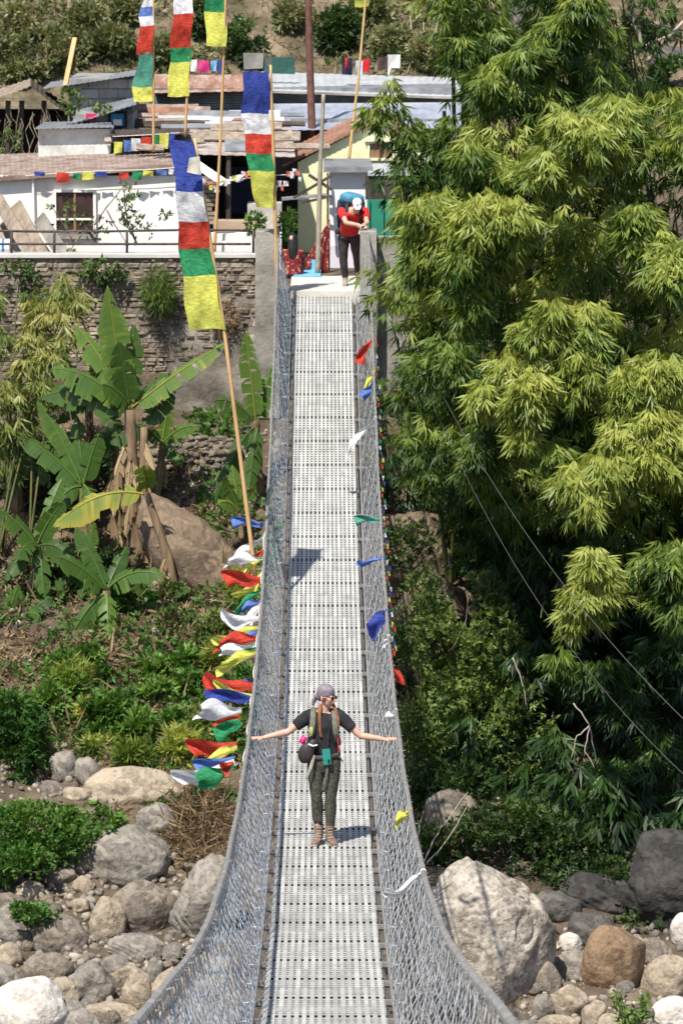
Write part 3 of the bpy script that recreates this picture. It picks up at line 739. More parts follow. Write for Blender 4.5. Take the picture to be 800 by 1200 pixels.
# ------------------------------------------------------------------ people
skin=M('skin',(.52,.30,.21),(.62,.38,.28),scale=14,rough=.55,spec=.35)
blackt=M('black cotton',(.012,.012,.014),(.028,.028,.032),scale=12,rough=.9,bump=.004)
camo=M('olive patterned leggings',(.035,.034,.028),(.13,.12,.08),scale=48,rough=.85,contrast=(.4,.66),c3=(.065,.062,.046))
bootm=M('brown boot leather',(.12,.075,.05),(.26,.18,.13),scale=20,rough=.85)
solem=M('boot sole',(.26,.23,.2),(.36,.33,.3),scale=20,rough=.9)
redt=M('red shirt',(.52,.015,.015),(.70,.03,.03),scale=8,rough=.85)
darkp=M('dark trousers',(.025,.020,.020),(.06,.05,.048),scale=10,rough=.9)
hairm=M('auburn hair',(.16,.055,.02),(.34,.15,.06),scale=30,rough=.5,stretch=(1,1,.2))
hairk=M('black hair',(.008,.007,.006),(.02,.017,.015),scale=30,rough=.45)
scarfm=M('mauve grey headscarf',(.13,.105,.125),(.27,.23,.26),scale=16,rough=.9)
def fuse(name,mb,mat,parent,vox=.006,sm=6,wr=0):
    me=bpy.data.meshes.new(name); v=np.concatenate(mb.v); me.from_pydata(v.tolist(),[],mb.f)
    o=bpy.data.objects.new('tmp',me); COL.objects.link(o)
    r=o.modifiers.new('r','REMESH'); r.mode='VOXEL'; r.voxel_size=vox; r.use_smooth_shade=True
    c=o.modifiers.new('s','SMOOTH'); c.factor=.5; c.iterations=sm
    dg=bpy.context.evaluated_depsgraph_get(); e=o.evaluated_get(dg); m2=bpy.data.meshes.new_from_object(e)
    bpy.data.objects.remove(o); m2.name=name; m2.shade_smooth()
    if wr or name in('t_shirt','leggings','trousers','dress','headscarf'):
        wr=wr or .007
        nrm_=[v_.normal.copy() for v_ in m2.vertices]
        for i_,v_ in enumerate(m2.vertices):
            k_=mnoise.noise(V((v_.co.x*16,v_.co.y*16,v_.co.z*9)))+.6*abs(mnoise.noise(V((v_.co.x*34,v_.co.y*34,v_.co.z*22))))
            v_.co+=nrm_[i_]*wr*k_
    off=parent_loc(parent); m2.transform(Matrix.Translation(-off)) if not getattr(parent,'_local',False) else None
    m2.materials.clear(); m2.materials.append(mat)
    o=bpy.data.objects.new(name,m2); COL.objects.link(o); o.parent=parent; return o
def hand(mb,wrist,d,palmn,s=1.0,curl=.25,thumb=1):
    """five fingered hand; d pointing direction, palmn palm normal (downward)"""
    d=V(d).normalized(); n=V(palmn); n=(n-d*n.dot(d)).normalized(); w=d.cross(n)*thumb
    W=V(wrist)
    mb.tube([W-d*.02,W+d*.03,W+d*.085*s],[(.026*s,.016*s),(.036*s,.014*s),(.040*s,.012*s)],10,ref=w)
    for i,(o,L,a) in enumerate(((-.030,.060,-.22),(-.0105,.076,-.06),(.0105,.080,.07),(.031,.068,.20))):
        b=W+d*.078*s-w*o*s*1.0; dd=(d-w*a).normalized(); p=[b]; 
        for k in range(3):
            dd=(dd+n*curl*.5).normalized(); p.append(p[-1]+dd*L*s/3)
        mb.tube([b-d*.02*s]+p,[.0085*s]*3+[.0078*s,.0065*s],7)
    b=W+d*.02*s+w*.028*s; dd=(d*.75+w*.75+n*.15).normalized()
    mb.tube([b-dd*.01,b+dd*.03*s,b+dd*.03*s+(dd+d*.4).normalized()*.035*s],[.0115*s,.010*s,.0075*s],7)
def head(mb,c,yaw,pitch,s=1.0,ret=False):
    """head centred at c, face looks along -Y before the yaw/pitch rotation"""
    R=Matrix.Rotation(yaw,3,'Z')@Matrix.Rotation(pitch,3,'X'); c=V(c)
    q=lambda x,y,z: c+R@V((x*s,y*s,z*s))
    mb.ball(q(0,.012,.035),(.074*s,.094*s,.088*s),20,14,R)        # skull
    mb.ball(q(0,-.022,-.022),(.060*s,.066*s,.082*s),18,12,R)       # face
    mb.ball(q(0,-.048,-.078),(.030*s,.028*s,.026*s),12,8,R)        # chin
    mb.tube([q(0,-.084,.022),q(0,-.100,-.002),q(0,-.106,-.018),q(0,-.088,-.026)],[.008*s,.011*s,.014*s,.010*s],8)  # nose
    for k in(-1,1):
        mb.ball(q(k*.074,.012,-.004),(.010*s,.018*s,.030*s),8,6,R)  # ears
        mb.ball(q(k*.030,-.072,.026),(.022*s,.016*s,.008*s),8,6,R)  # brow
        mb.ball(q(k*.036,-.060,-.018),(.022*s,.022*s,.018*s),8,6,R) # cheek
    mb.ball(q(0,-.084,-.050),(.022*s,.012*s,.010*s),8,6,R)          # lips
    return q,R
def eyes(q,R,s,parent):
    m=MB()
    for k in(-1,1): m.ball(q(k*.031,-.078,.008),(.012*s,.008*s,.008*s),10,8,R)
    m.build('eyes',M('eye',(.05,.035,.03),rough=.2),parent,True)
def boot(mb,sole,ank,toe,s=1.0):
    """ank ankle point, toe direction"""
    a=V(ank); t=V(toe).normalized()
    mb.tube([a+V((0,0,.10)),a+V((0,0,.03)),a-V((0,0,.03))],[(.052*s,.055*s),(.046*s,.052*s),(.047*s,.062*s)],12)
    z=a.z
    mb.tube([a-t*.055*s+V((0,0,-.045)),a+t*.02*s+V((0,0,-.035)),a+t*.10*s+V((0,0,-.055)),a+t*.175*s+V((0,0,-.066)),a+t*.20*s+V((0,0,-.07))],[(.036*s,.035),(.043*s,.048),(.046*s,.034),(.040*s,.024),(.022*s,.014)],12,ref=t.cross(V((0,0,1))))
    sole.tube([a-t*.07*s+V((0,0,-.088)),a+t*.02*s+V((0,0,-.088)),a+t*.12*s+V((0,0,-.088)),a+t*.20*s+V((0,0,-.086))],[(.038*s,.013),(.040*s,.013),(.049*s,.013),(.026*s,.011)],12,ref=t.cross(V((0,0,1))))
def woman():
    Y0=44.0; bx=0.0; z0=dz(Y0)+.002
    o=V((bx,Y0,z0)); A=lambda x,y,z:o+V((x,y,z))
    root=empty('person',tuple(A(.01,0,0)),'woman hiker in black t-shirt, patterned leggings and mauve headscarf holding both hand cables','person')
    hL=A(-.085,.0,.86); kL=A(-.075,-.035,.50); aL=A(-.055,.02,.105)
    hR=A(.085,.0,.86); kR=A(.07,-.045,.50); aR=A(.065,-.03,.105)
    body=MB()
    torso=[(0,.01,.80,.150,.10),(0,.0,.88,.168,.118),(.0,-.005,.97,.145,.10),(0,-.01,1.06,.122,.090),(.0,-.012,1.16,.135,.098),(.0,-.012,1.26,.150,.110),(0,-.005,1.34,.165,.095),(0,.005,1.395,.120,.070),(.005,.0,1.43,.062,.055)]
    body.tube([A(x,y,z) for x,y,z,_,_ in torso],[(a,b) for *_,a,b in torso],20,ref=(1,0,0))
    body.tube([A(.005,.0,1.40),A(.012,-.01,1.46),A(.02,-.015,1.51)],[.056,.050,.050],14)
    for h_,k_,a_ in((hL,kL,aL),(hR,kR,aR)):
        body.tube([h_+V((0,0,.03)),h_.lerp(k_,.35),h_.lerp(k_,.8),k_,k_.lerp(a_,.25)+V((0,.012,0)),k_.lerp(a_,.6),a_+V((0,0,.0))],[.088,.083,.062,.054,.056,.044,.034],14)
    # arms
    sL=A(-.165,.0,1.365); eL=A(-.375,-.03,1.205); wL=A(-.625,-.06,1.15)
    sR=A(.165,.0,1.365); eR=A(.385,-.04,1.165); wR=A(.62,-.07,1.135)
    for s_,e_,w_ in((sL,eL,wL),(sR,eR,wR)):
        body.tube([s_,s_.lerp(e_,.2),s_.lerp(e_,.6),e_,e_.lerp(w_,.25),e_.lerp(w_,.7),w_],[.056,.050,.043,.037,.038,.029,.024],12)
    hand(body,wL,V((-1,-.05,-.02)),V((0,.1,-1)),1.0,.10,thumb=1)
    hand(body,wR,V((1,-.05,.06)),V((0,.1,-1)),1.0,.10,thumb=-1)
    hc=A(.03,-.03,1.575); yaw=math.radians(58); q,R=head(body,hc,yaw,math.radians(8),1.0)
    fuse('body',body,skin,root,.006,5)
    eyes(q,R,1,root)
    m=MB(); m.tube([q(-.018,-.092,-.049),q(0,-.098,-.047),q(.018,-.092,-.049)],[.003,.006,.003],6); m.build('lips',M('lips',(.5,.14,.12),rough=.5),root,True)
    # clothes
    t=MB(); tt=[(0,.0,.955,.158,.112),(0,-.005,.99,.156,.112),(0,-.010,1.06,.138,.103),(.0,-.012,1.16,.148,.108),(.0,-.012,1.26,.163,.119),(0,-.005,1.34,.178,.106),(0,.005,1.392,.135,.082),(0.002,.005,1.412,.085,.066)]
    t.tube([A(x,y,z) for x,y,z,_,_ in tt],[(a,b) for *_,a,b in tt],22,ref=(1,0,0))
    for s_,e_ in((sL,eL),(sR,eR)): t.tube([s_+V((0,0,-.005))-(e_-s_)*.25,s_,s_.lerp(e_,.35),s_.lerp(e_,.62)],[.06,.072,.066,.060],14)
    fuse('t_shirt',t,blackt,root,.007,3)
    t=MB(); tt=[(0,.01,.78,.150,.11),(0,.01,.82,.166,.118),(0,.0,.88,.178,.126),(0,-.005,.96,.156,.110),(0,-.008,1.0,.142,.102)]
    t.tube([A(x,y,z) for x,y,z,_,_ in tt],[(a,b) for *_,a,b in tt],20,ref=(1,0,0))
    for h_,k_,a_ in((hL,kL,aL),(hR,kR,aR)):
        t.tube([h_+V((0,0,.03)),h_.lerp(k_,.35),h_.lerp(k_,.8),k_,k_.lerp(a_,.25)+V((0,.012,0)),k_.lerp(a_,.6),a_+V((0,0,.09))],[.094,.089,.069,.061,.063,.051,.043],14)
    fuse('leggings',t,camo,root,.007,2)
    for a_,tx in((aL,-.22),(aR,.28)):
        b=MB(); so_=MB(); boot(b,so_,a_,(tx,-1,0)); bo=fuse('boot',b,bootm,root,.006,2); so_.build('sole',solem,bo,True)
        b=MB()
        for k in range(5): b.tube([a_+V((-.025,-.062-.014*k,.075-.028*k)),a_+V((.025,-.062-.014*k,.078-.028*k))],.004,5)
        b.build('laces',M('laces',(.35,.3,.25)),bo)
    # headscarf and braids
    h=MB(); h.ball(q(0,.018,.048),(.084,.102,.088),22,14,R); h.ball(q(0,.075,.005),(.062,.05,.062),16,10,R); h.ball(q(.0,.125,-.03),(.028,.03,.03),12,8,R)
    h.tube([q(0,.115,-.02),q(.01,.15,-.07),q(.0,.155,-.13)],[.022,.028,.01],8)
    # trim front so the forehead shows: rotate cap backward by moving centre
    fuse('headscarf',h,scarfm,root,.006,3)
    h=MB()
    for k in(-1,1): h.ball(q(k*.062,.0,.0),(.020,.035,.045),10,8,R)
    fuse('hairline',h,hairm,root,.006,2)
    for px_,py_,pts in ((0,0,[A(-.035,-.045,1.50),A(-.045,-.10,1.43),A(-.045,-.125,1.33),A(-.04,-.13,1.24),A(-.03,-.13,1.17)]),(0,0,[A(.095,-.03,1.50),A(.13,-.07,1.42),A(.15,-.105,1.34),A(.15,-.12,1.27)])):
        h=MB(); full=[]
        for i in range(len(pts)-1):
            for j in range(6): full.append(pts[i].lerp(pts[i+1],j/6))
        full.append(pts[-1]); n=len(full)
        for ph in (0,2.1,4.2):
            h.tube([p+V((.010*math.sin(i*.9+ph),.008*math.cos(i*.9+ph)-.004,0)) for i,p in enumerate(full)],[.012*(1-.45*i/n) for i in range(n)],7)
        h.build('braid',hairm,root,True)
    # sunglasses
    g=MB()
    for k in(-1,1): g.ball(q(k*.032,-.094,.010),(.027,.006,.021),14,8,R)
    g.tube([q(-.05,-.092,.014),q(0,-.100,.018),q(.05,-.092,.014)],.003,6)
    gl=g.build('sunglasses',M('dark lens',(.03,.012,.01),rough=.12,spec=.7),root,True)
    g=MB()
    for k in(-1,1): g.tube([q(k*.056,-.090,.014),q(k*.077,-.04,.014),q(k*.080,.01,.006)],.0035,6)
    g.build('temple',M('pink frame',(.55,.3,.25),rough=.4),gl)
    # backpack
    pk=M('grey backpack',(.045,.04,.038),(.12,.105,.095),scale=10,rough=.85,bump=.004)
    strap=M('olive strap',(.10,.095,.07),(.19,.18,.14),scale=18,rough=.85)
    bp=empty('backpack',tuple(A(0,.22,.95)),'dark hiking backpack with olive shoulder straps worn by the woman','backpack')
    m=MB(); m.tube([A(0,.20,.90),A(0,.22,.97),A(0,.23,1.15),A(0,.22,1.32),A(0,.19,1.40)],[(.11,.06),(.15,.10),(.155,.11),(.14,.10),(.10,.06)],16,ref=(1,0,0)); m.build('bag',pk,bp,True)
    for k in(-1,1):
        m=MB(); pts=[A(k*.105,.11,1.38),A(k*.11,.03,1.445),A(k*.11,-.07,1.42),A(k*.115,-.125,1.32),A(k*.125,-.125,1.22),A(k*.15,-.06,1.10),A(k*.15,.06,1.05)]
        m.tube(pts,[(.032,.012)]*7,8,ref=(1,0,0)); m.build('shoulder_strap',strap,bp,True)
    m=MB(); pts=[A(-.16,.06,.99),A(-.165,-.06,.965),A(-.06,-.128,.945),A(.06,-.128,.95),A(.165,-.06,.97),A(.16,.06,.99)]
    m.tube(pts,[(.012,.026)]*6,8); m.build('hip_belt',pk,bp,True)
    m=MB(); m.tube([A(.145,-.08,.96),A(.20,-.10,.90)],[.014,.006],6); m.build('belt_tail',blackt,bp,True)
    m=MB(); m.tube([A(.145,-.10,1.18),A(.155,-.09,1.0)],.006,5); m.build('red_cord',M('red cord',(.6,.03,.06)),bp)
    m=MB(); m.tube([A(-.13,-.12,1.30),A(-.145,-.14,1.25),A(-.15,-.14,1.18),A(-.13,-.14,1.19),A(-.12,-.13,1.28)],.007,5); m.build('yellow_loop',M('yellow cord',(.65,.7,.2)),bp,True)
    # pouch
    root2=empty('waist_pouch',tuple(A(-.18,-.13,.96)),'dark pouch with a white band hanging at the woman\'s hip','pouch')
    m=MB(); m.ball(A(-.185,-.13,1.00),(.085,.065,.115),18,12,Matrix.Rotation(.3,3,'Y')); m.ball(A(-.115,-.14,1.09),(.052,.045,.06),14,10); fuse('bag',m,M('plum black bag',(.018,.012,.014),(.06,.045,.05),scale=12,rough=.6),root2,.007,3)
    m=MB(); m.tube([A(-.16,-.17,1.10),A(-.115,-.19,1.085),A(-.07,-.17,1.09)],.010,6); m.build('band',M('white strap',(.75,.75,.78)),root2)
    m=MB(); m.tube([A(-.20,-.06,1.16),A(-.235,-.075,1.09)],[(.03,.03),(.036,.03)],10); m.build('pink_bottle_cap',M('hot pink',(.75,.03,.18),rough=.4),bp,True)
    m=MB(); m.tube([A(-.10,-.15,.98),A(-.14,-.165,.84),A(-.19,-.15,.72)],[(.014,.004),(.018,.004),(.016,.004)],6,ref=(1,0,0)); m.build('loose_strap',M('beige strap',(.30,.26,.22),(.4,.36,.3)),bp)
    m=MB(); m.tube([A(.03,-.125,.90),A(.035,-.14,.80),A(.0,-.14,.66),A(-.01,-.13,.60)],[(.012,.004)]*4,6,ref=(1,0,0)); m.build('loose_strap',strap,bp)
    # phone
    root3=empty('phone',tuple(A(.03,-.155,.88)),'teal phone hanging on a thin cord at the woman\'s waist','phone')
    R2=Matrix.Rotation(math.radians(-6),3,'Y'); m=MB(); c=A(.03,-.16,.965); m.box(c,(.082,.012,.165),R2); m.build('case',M('teal case',(.02,.22,.19),(.03,.28,.24),rough=.45),root3)
    m=MB(); m.box(c+R2@V((.018,-.008,-.05)),(.026,.005,.042),R2); m.build('camera_lens',blackt,root3)
    m=MB(); m.tube([A(.03,-.16,1.05),A(.05,-.135,1.2),A(.085,-.11,1.36),A(.07,.0,1.44)],.0035,5); m.tube([A(.02,-.16,1.05),A(-.02,-.135,1.2),A(-.06,-.09,1.40)],.0025,5); m.build('cord',darkp,root3)
woman()
def man():
    Y0=76.3; p=P(407,330,Y0); z0=ZP+.001; o=V((p.x,Y0,z0)); A=lambda x,y,z:o+V((x,y,z))
    root=empty('person',tuple(o),'man in red t-shirt and white cap leaning forward on the right bridge pillar','person')
    # pelvis back, torso bent forward over the pillar (toward -Y)
    hip=A(.02,-.30,.93); chest=A(.09,-.62,1.27); neck=A(.13,-.78,1.42)
    body=MB()
    body.tube([hip-V((0,0,.06)),hip+V((0,-.02,.06)),hip.lerp(chest,.5),chest,chest.lerp(neck,.6),neck],[(.15,.11),(.165,.12),(.155,.11),(.19,.125),(.16,.10),(.065,.06)],18,ref=(1,0,0))
    hc=A(.165,-.89,1.47); body.tube([neck-V((0,-.03,.02)),hc+V((0,.03,-.05))],[.06,.055],12)
    q,R=head(body,hc,math.radians(3),math.radians(28),1.04)
    L=[(A(-.07,-.26,.90),A(-.075,-.20,.48),A(-.04,-.10,.10)),(A(.12,-.26,.90),A(.17,-.10,.50),A(.20,.08,.12))]
    for a,b,c in L: body.tube([a,a.lerp(b,.4),b,b.lerp(c,.35),c],[.095,.085,.058,.056,.038],12)
    zt=P(430,268,75).z-o.z
    arms=[(A(-.10,-.66,1.34),A(-.03,-1.0,zt+.08),A(.20,-1.20,zt+.055)),(A(.30,-.66,1.34),A(.34,-1.0,zt+.07),A(.27,-1.24,zt+.055))]
    for a,b,c in arms: body.tube([a,a.lerp(b,.4),b,b.lerp(c,.4),c],[.062,.052,.042,.041,.030],12)
    hand(body,arms[0][2],V((1,-.3,0)),V((0,.0,-1)),1.05,.5,thumb=-1); hand(body,arms[1][2],V((-.5,-.9,0)),V((0,0,-1)),1.05,.5,thumb=1)
    fuse('body',body,skin,root,.0075,4); eyes(q,R,1,root)
    t=MB(); t.tube([hip+V((0,0,.02)),hip.lerp(chest,.5),chest,chest.lerp(neck,.55),neck-V((0,-.02,.03))],[(.17,.125),(.168,.122),(.205,.138),(.175,.112),(.08,.07)],18,ref=(1,0,0))
    for a,b,c in arms: t.tube([a-(b-a)*.2,a,a.lerp(b,.55)],[.07,.082,.072],12)
    fuse('t_shirt',t,redt,root,.008,2)
    t=MB(); t.tube([hip-V((0,0,.08)),hip,hip+V((0,0,.09))],[(.165,.12),(.178,.13),(.165,.12)],16,ref=(1,0,0))
    for a,b,c in L: t.tube([a,a.lerp(b,.4),b,b.lerp(c,.35),c+V((0,0,.05))],[.105,.097,.075,.07,.055],12)
    fuse('trousers',t,darkp,root,.008,2)
    for (a,b,c),tx in zip(L,(0,.3)):
        b_=MB(); so_=MB(); boot(b_,so_,c,(tx,-1,0),1.08); bo=fuse('boot',b_,M('tan boot',(.25,.2,.14),(.4,.33,.24),scale=20,rough=.85),root,.008,2); so_.build('sole',solem,bo,True)
    m=MB(); m.tube([A(-.07,-.31,.42),A(-.05,-.2,.14)],.07,8) 
    h=MB(); h.ball(q(0,.01,.062),(.086,.106,.078),20,12,R); h.tube([q(0,-.07,.055),q(0,-.12,.045),q(0,-.165,.03)],[(.07,.014),(.068,.008),(.04,.005)],12,ref=R@V((1,0,0)))
    cap=fuse('cap',h,M('white cap',(.72,.72,.74),(.82,.82,.84),scale=8,rough=.8),root,.007,2)
    m=MB(); m.ball(q(0,-.098,.075),(.018,.006,.014),10,6,R); m.build('badge',M('navy badge',(.03,.04,.15)),cap)
    m=MB(); m.tube([q(-.06,-.06,.03),q(-.04,-.085,.02),q(.04,-.085,.02),q(.06,-.06,.03)],[.01,.016,.016,.01],8); m.build('sunglasses',M('dark lens',(.03,.012,.01)),root,True)
    # backpack
    blue=M('blue pack cloth',(.015,.09,.16),(.05,.20,.30),scale=6,rough=.75,bump=.01)
    dk=M('black pack cloth',(.015,.015,.02),(.04,.04,.05),scale=6,rough=.8)
    bp=empty('backpack',tuple(A(.05,-.2,1.1)),'large blue and black trekking backpack on the leaning man\'s back','backpack')
    m=MB(); m.tube([A(.0,-.12,1.00),A(.02,-.18,1.12),A(.04,-.32,1.38),A(.06,-.42,1.52),A(.07,-.46,1.56)],[(.15,.10),(.21,.15),(.215,.15),(.20,.13),(.12,.08)],18,ref=(1,0,0)); m.build('bag',blue,bp,True)
    m=MB(); m.tube([A(.07,-.42,1.49),A(.08,-.50,1.62),A(.09,-.52,1.66)],[(.225,.13),(.215,.11),(.14,.06)],16,ref=(1,0,0)); m.build('lid',M('light blue pack lid',(.03,.16,.26),(.10,.32,.42),scale=9,rough=.7,bump=.01),bp,True)
    for k in(-1,1):
        m=MB(); c=.06+k*.205; m.tube([A(c,-.15,1.08),A(c,-.30,1.32),A(c,-.44,1.5)],[(.045,.10),(.05,.11),(.04,.09)],10,ref=(1,0,0)); m.build('side_pocket',dk,bp,True)
        m=MB(); x=.10+k*.115; m.tube([A(x,-.50,1.46),A(x,-.68,1.50),A(x,-.78,1.38),A(x*1.02,-.70,1.20),A(x+k*.04,-.5,1.08)],[(.034,.014)]*5,8,ref=(1,0,0)); m.build('shoulder_strap',dk,bp,True)
    m=MB(); m.ball(A(-.17,-.34,.98),(.05,.07,.06),12,8); m.build('hip_pocket',dk,bp,True)
    # trekking pole
    m=MB(); m.tube([A(.34,-.42,1.38),A(.37,-.44,1.12)],.016,8); m.build('pole_handle',M('cork',(.45,.28,.15)),bp,True)
man()
def sitter():
    Y0=78.2; p=P(343,322,Y0); o=V((p.x,Y0,ZP)); A=lambda x,y,z:o+V((x,y,z))
    root=empty('person',tuple(o),'person with long black hair and red patterned clothes seated behind the left pillar','person')
    b=MB(); b.tube([A(0,0,.05),A(0,0,.16),A(0,-.02,.32),A(0,0,.46),A(0,0,.52)],[(.16,.14),(.17,.14),(.14,.11),(.15,.09),(.05,.05)],16,ref=(1,0,0))
    b.tube([A(0,0,.50),A(0,-.01,.58)],.045,10); q,R=head(b,A(0,-.01,.66),PI*.9,0,.92)
    for k in(-1,1):
        b.tube([A(k*.1,.02,.09),A(k*.16,.32,.22),A(k*.1,.46,.05)],[.09,.065,.045],10)
        b.tube([A(k*.15,0,.46),A(k*.19,.12,.28),A(k*.12,.32,.24)],[.045,.036,.026],10); hand(b,A(k*.12,.32,.24),V((-k*.3,1,-.1)),V((0,0,-1)),.9,.4,thumb=k)
    fuse('body',b,skin,root,.008,4)
    t=MB(); t.tube([A(0,0,.03),A(0,0,.16),A(0,-.02,.32),A(0,0,.46),A(0,0,.50)],[(.18,.16),(.18,.15),(.155,.125),(.165,.105),(.07,.065)],16,ref=(1,0,0))
    for k in(-1,1): t.tube([A(k*.1,.02,.09),A(k*.16,.32,.22),A(k*.12,.44,.09)],[.1,.08,.065],10); t.tube([A(k*.15,0,.46),A(k*.19,.12,.28)],[.056,.048],10)
    fuse('dress',t,rm,root,.009,2)
    h=MB(); h.ball(A(0,.0,.69),(.09,.105,.10),16,10); h.tube([A(0,-.06,.66),A(0,-.10,.50),A(0,-.12,.36),A(0,-.12,.28)],[(.085,.05),(.09,.045),(.07,.035),(.03,.02)],12,ref=(1,0,0)); fuse('hair',h,hairk,root,.008,2)
sitter()

# ------------------------------------------------------------------ rocks
_ico={}
def ico(sub):
    if sub in _ico: return _ico[sub]
    import bmesh
    bm=bmesh.new(); bmesh.ops.create_icosphere(bm,subdivisions=sub,radius=1); v=[tuple(x.co.normalized()) for x in bm.verts]; f=[tuple(q.index for q in x.verts) for x in bm.faces]; bm.free()
    _ico[sub]=(v,f); return _ico[sub]
def rock_mesh(name,r,seed,ang=.5,sub=4,rot=(0,0,0),rough=.05,strat=0,origin=(0,0,0)):
    v,f=ico(sub); rr=random.Random(seed); R=Matrix.Rotation(rot[2],3,'Z')@Matrix.Rotation(rot[1],3,'Y')@Matrix.Rotation(rot[0],3,'X')
    pl=[]
    for _ in range(15):
        n=V((rr.gauss(0,1),rr.gauss(0,1),rr.gauss(0,1))).normalized(); pl.append((n,rr.uniform(.62,.92)))
    out=[]; sx=rr.uniform(0,50)
    for p in v:
        p=V(p); s=1.0
        if ang>0:
            m_=min([d/max(1e-3,p.dot(n)) if p.dot(n)>.05 else 9 for n,d in pl]); m_=min(m_,1.05); s=1*(1-ang)+m_*ang
        s*=1+.16*mnoise.noise(p*1.3+V((sx,0,0)))
        q=V((p.x*r[0],p.y*r[1],p.z*r[2]))*s
        mr=sum(r)/3
        k=rough*mr*(mnoise.noise(q/mr*3+V((sx,3,0)))*1.2+.6*mnoise.noise(q/mr*7+V((sx,1,0)))+.35*abs(mnoise.noise(q/mr*14+V((sx,1,5)))))
        if strat: k+=strat*mr*(abs(((q.z*1.1+q.x*.35)/mr*5+mnoise.noise(q*2)*1.2)%1-.5)-.25)
        q=q+q.normalized()*k
        out.append(tuple(R@q+V(origin)))
    mb=MB(); mb.add(out,f,rr.random()); return mb
def ROCKM(name,c1,c2,c3,scale=1.6,crack=.5):
    m=M(name,c1,c2,scale=scale,rough=.88,bump=.05,bscale=9,c3=c3,contrast=(.3,.68))
    nt=m.node_tree;N=nt.nodes;L=nt.links
    b=N['Principled BSDF']; src=b.inputs['Base Color'].links[0].from_socket
    tc=N.new('ShaderNodeTexCoord'); n2=N.new('ShaderNodeTexNoise'); n2.inputs['Scale'].default_value=scale*9; n2.inputs['Detail'].default_value=6
    L.new(tc.outputs['Object'],n2.inputs['Vector'])
    cr=N.new('ShaderNodeValToRGB'); cr.color_ramp.elements[0].position=.38; cr.color_ramp.elements[0].color=(.42,.40,.38,1); cr.color_ramp.elements[1].position=.56; cr.color_ramp.elements[1].color=(1,1,1,1)
    mx=N.new('ShaderNodeMixRGB'); mx.blend_type='MULTIPLY'; mx.inputs['Fac'].default_value=crack
    L.new(n2.outputs['Fac'],cr.inputs['Fac']); L.new(src,mx.inputs['Color1']); L.new(cr.outputs['Color'],mx.inputs['Color2'])
    # silt and lichen patches with edges of their own, thin dark veins
    n3=N.new('ShaderNodeTexNoise'); n3.inputs['Scale'].default_value=scale*2.4; n3.inputs['Detail'].default_value=9; n3.inputs['Distortion'].default_value=1.2; L.new(tc.outputs['Object'],n3.inputs['Vector'])
    c3_=N.new('ShaderNodeValToRGB'); c3_.color_ramp.elements[0].position=.50; c3_.color_ramp.elements[0].color=(0,0,0,1); c3_.color_ramp.elements[1].position=.56; c3_.color_ramp.elements[1].color=(.55,.55,.55,1); L.new(n3.outputs['Fac'],c3_.inputs['Fac'])
    m3=N.new('ShaderNodeMixRGB'); m3.blend_type='MIX'; m3.inputs['Color2'].default_value=(min(.75,c2[0]*1.12),min(.7,c2[1]*1.1),min(.66,c2[2]*1.06),1); L.new(c3_.outputs['Color'],m3.inputs['Fac']); L.new(mx.outputs['Color'],m3.inputs['Color1'])
    vo=N.new('ShaderNodeTexVoronoi'); vo.feature='DISTANCE_TO_EDGE'; vo.inputs['Scale'].default_value=scale*1.5; ad=N.new('ShaderNodeVectorMath'); ad.operation='ADD'; L.new(tc.outputs['Object'],ad.inputs[0]); L.new(n2.outputs['Color'],ad.inputs[1]); L.new(ad.outputs[0],vo.inputs['Vector'])
    c4=N.new('ShaderNodeValToRGB'); c4.color_ramp.elements[0].position=.0; c4.color_ramp.elements[0].color=(.35,.32,.3,1); c4.color_ramp.elements[1].position=.022; c4.color_ramp.elements[1].color=(1,1,1,1); L.new(vo.outputs['Distance'],c4.inputs['Fac'])
    m4=N.new('ShaderNodeMixRGB'); m4.blend_type='MULTIPLY'; m4.inputs['Fac'].default_value=crack; L.new(m3.outputs['Color'],m4.inputs['Color1']); L.new(c4.outputs['Color'],m4.inputs['Color2']); L.new(m4.outputs['Color'],b.inputs['Base Color'])
    return m
RM={'tan':ROCKM('tan rock',(.25,.20,.14),(.45,.38,.28),(.36,.295,.215)),
    'grey':ROCKM('grey rock',(.15,.13,.11),(.34,.31,.265),(.24,.215,.18)),
    'brown':ROCKM('brown rock',(.12,.098,.078),(.31,.26,.21),(.205,.17,.135)),
    'ochre':ROCKM('ochre rock',(.15,.095,.055),(.29,.20,.125),(.22,.145,.085),crack=.5),
    'white':ROCKM('white rock',(.48,.43,.37),(.72,.68,.61),(.62,.57,.5),crack=.3),
    'big':ROCKM('pale streaked rock',(.17,.13,.09),(.56,.51,.43),(.38,.33,.27),scale=1.8,crack=.7),
    'slab':ROCKM('brown bedrock',(.09,.065,.042),(.27,.20,.135),(.18,.13,.088),scale=.9,crack=.4),
    'shade':ROCKM('rock with painted shade',(.02,.018,.017),(.075,.068,.06),(.04,.037,.034)),  # deep shade of the lower right bank painted into the rock colour
    'dark':ROCKM('dark shaded rock',(.05,.045,.04),(.15,.135,.12),(.095,.085,.075))}  # darker copy of the rock, shade put into its colour
def rock(cx,cy,w,h,tone,label,seed,ang=.45,rot=0,strat=0,rough=.05,Y=None,depth=.8,sub=4,cat='boulder',group=None,name='boulder'):
    g=G(cx,min(cy+h*.32,1290)) if Y is None else P(cx,cy+h*.32,Y)
    Y=g.y+ .25*w/PPM(g.y); c=P(cx,cy,Y); s=1/PPM(Y); rw=w*s/2*1.1; rh=h*s/2*1.14
    mb=rock_mesh('r',(rw,min(rw,rh*1.3)*depth if depth<2 else rw,rh),seed,ang,sub,(0,rot,0),rough,strat,c)
    return mb.build(name,RM[tone],smooth=(sub>=4),label=label,cat=cat,group=group)
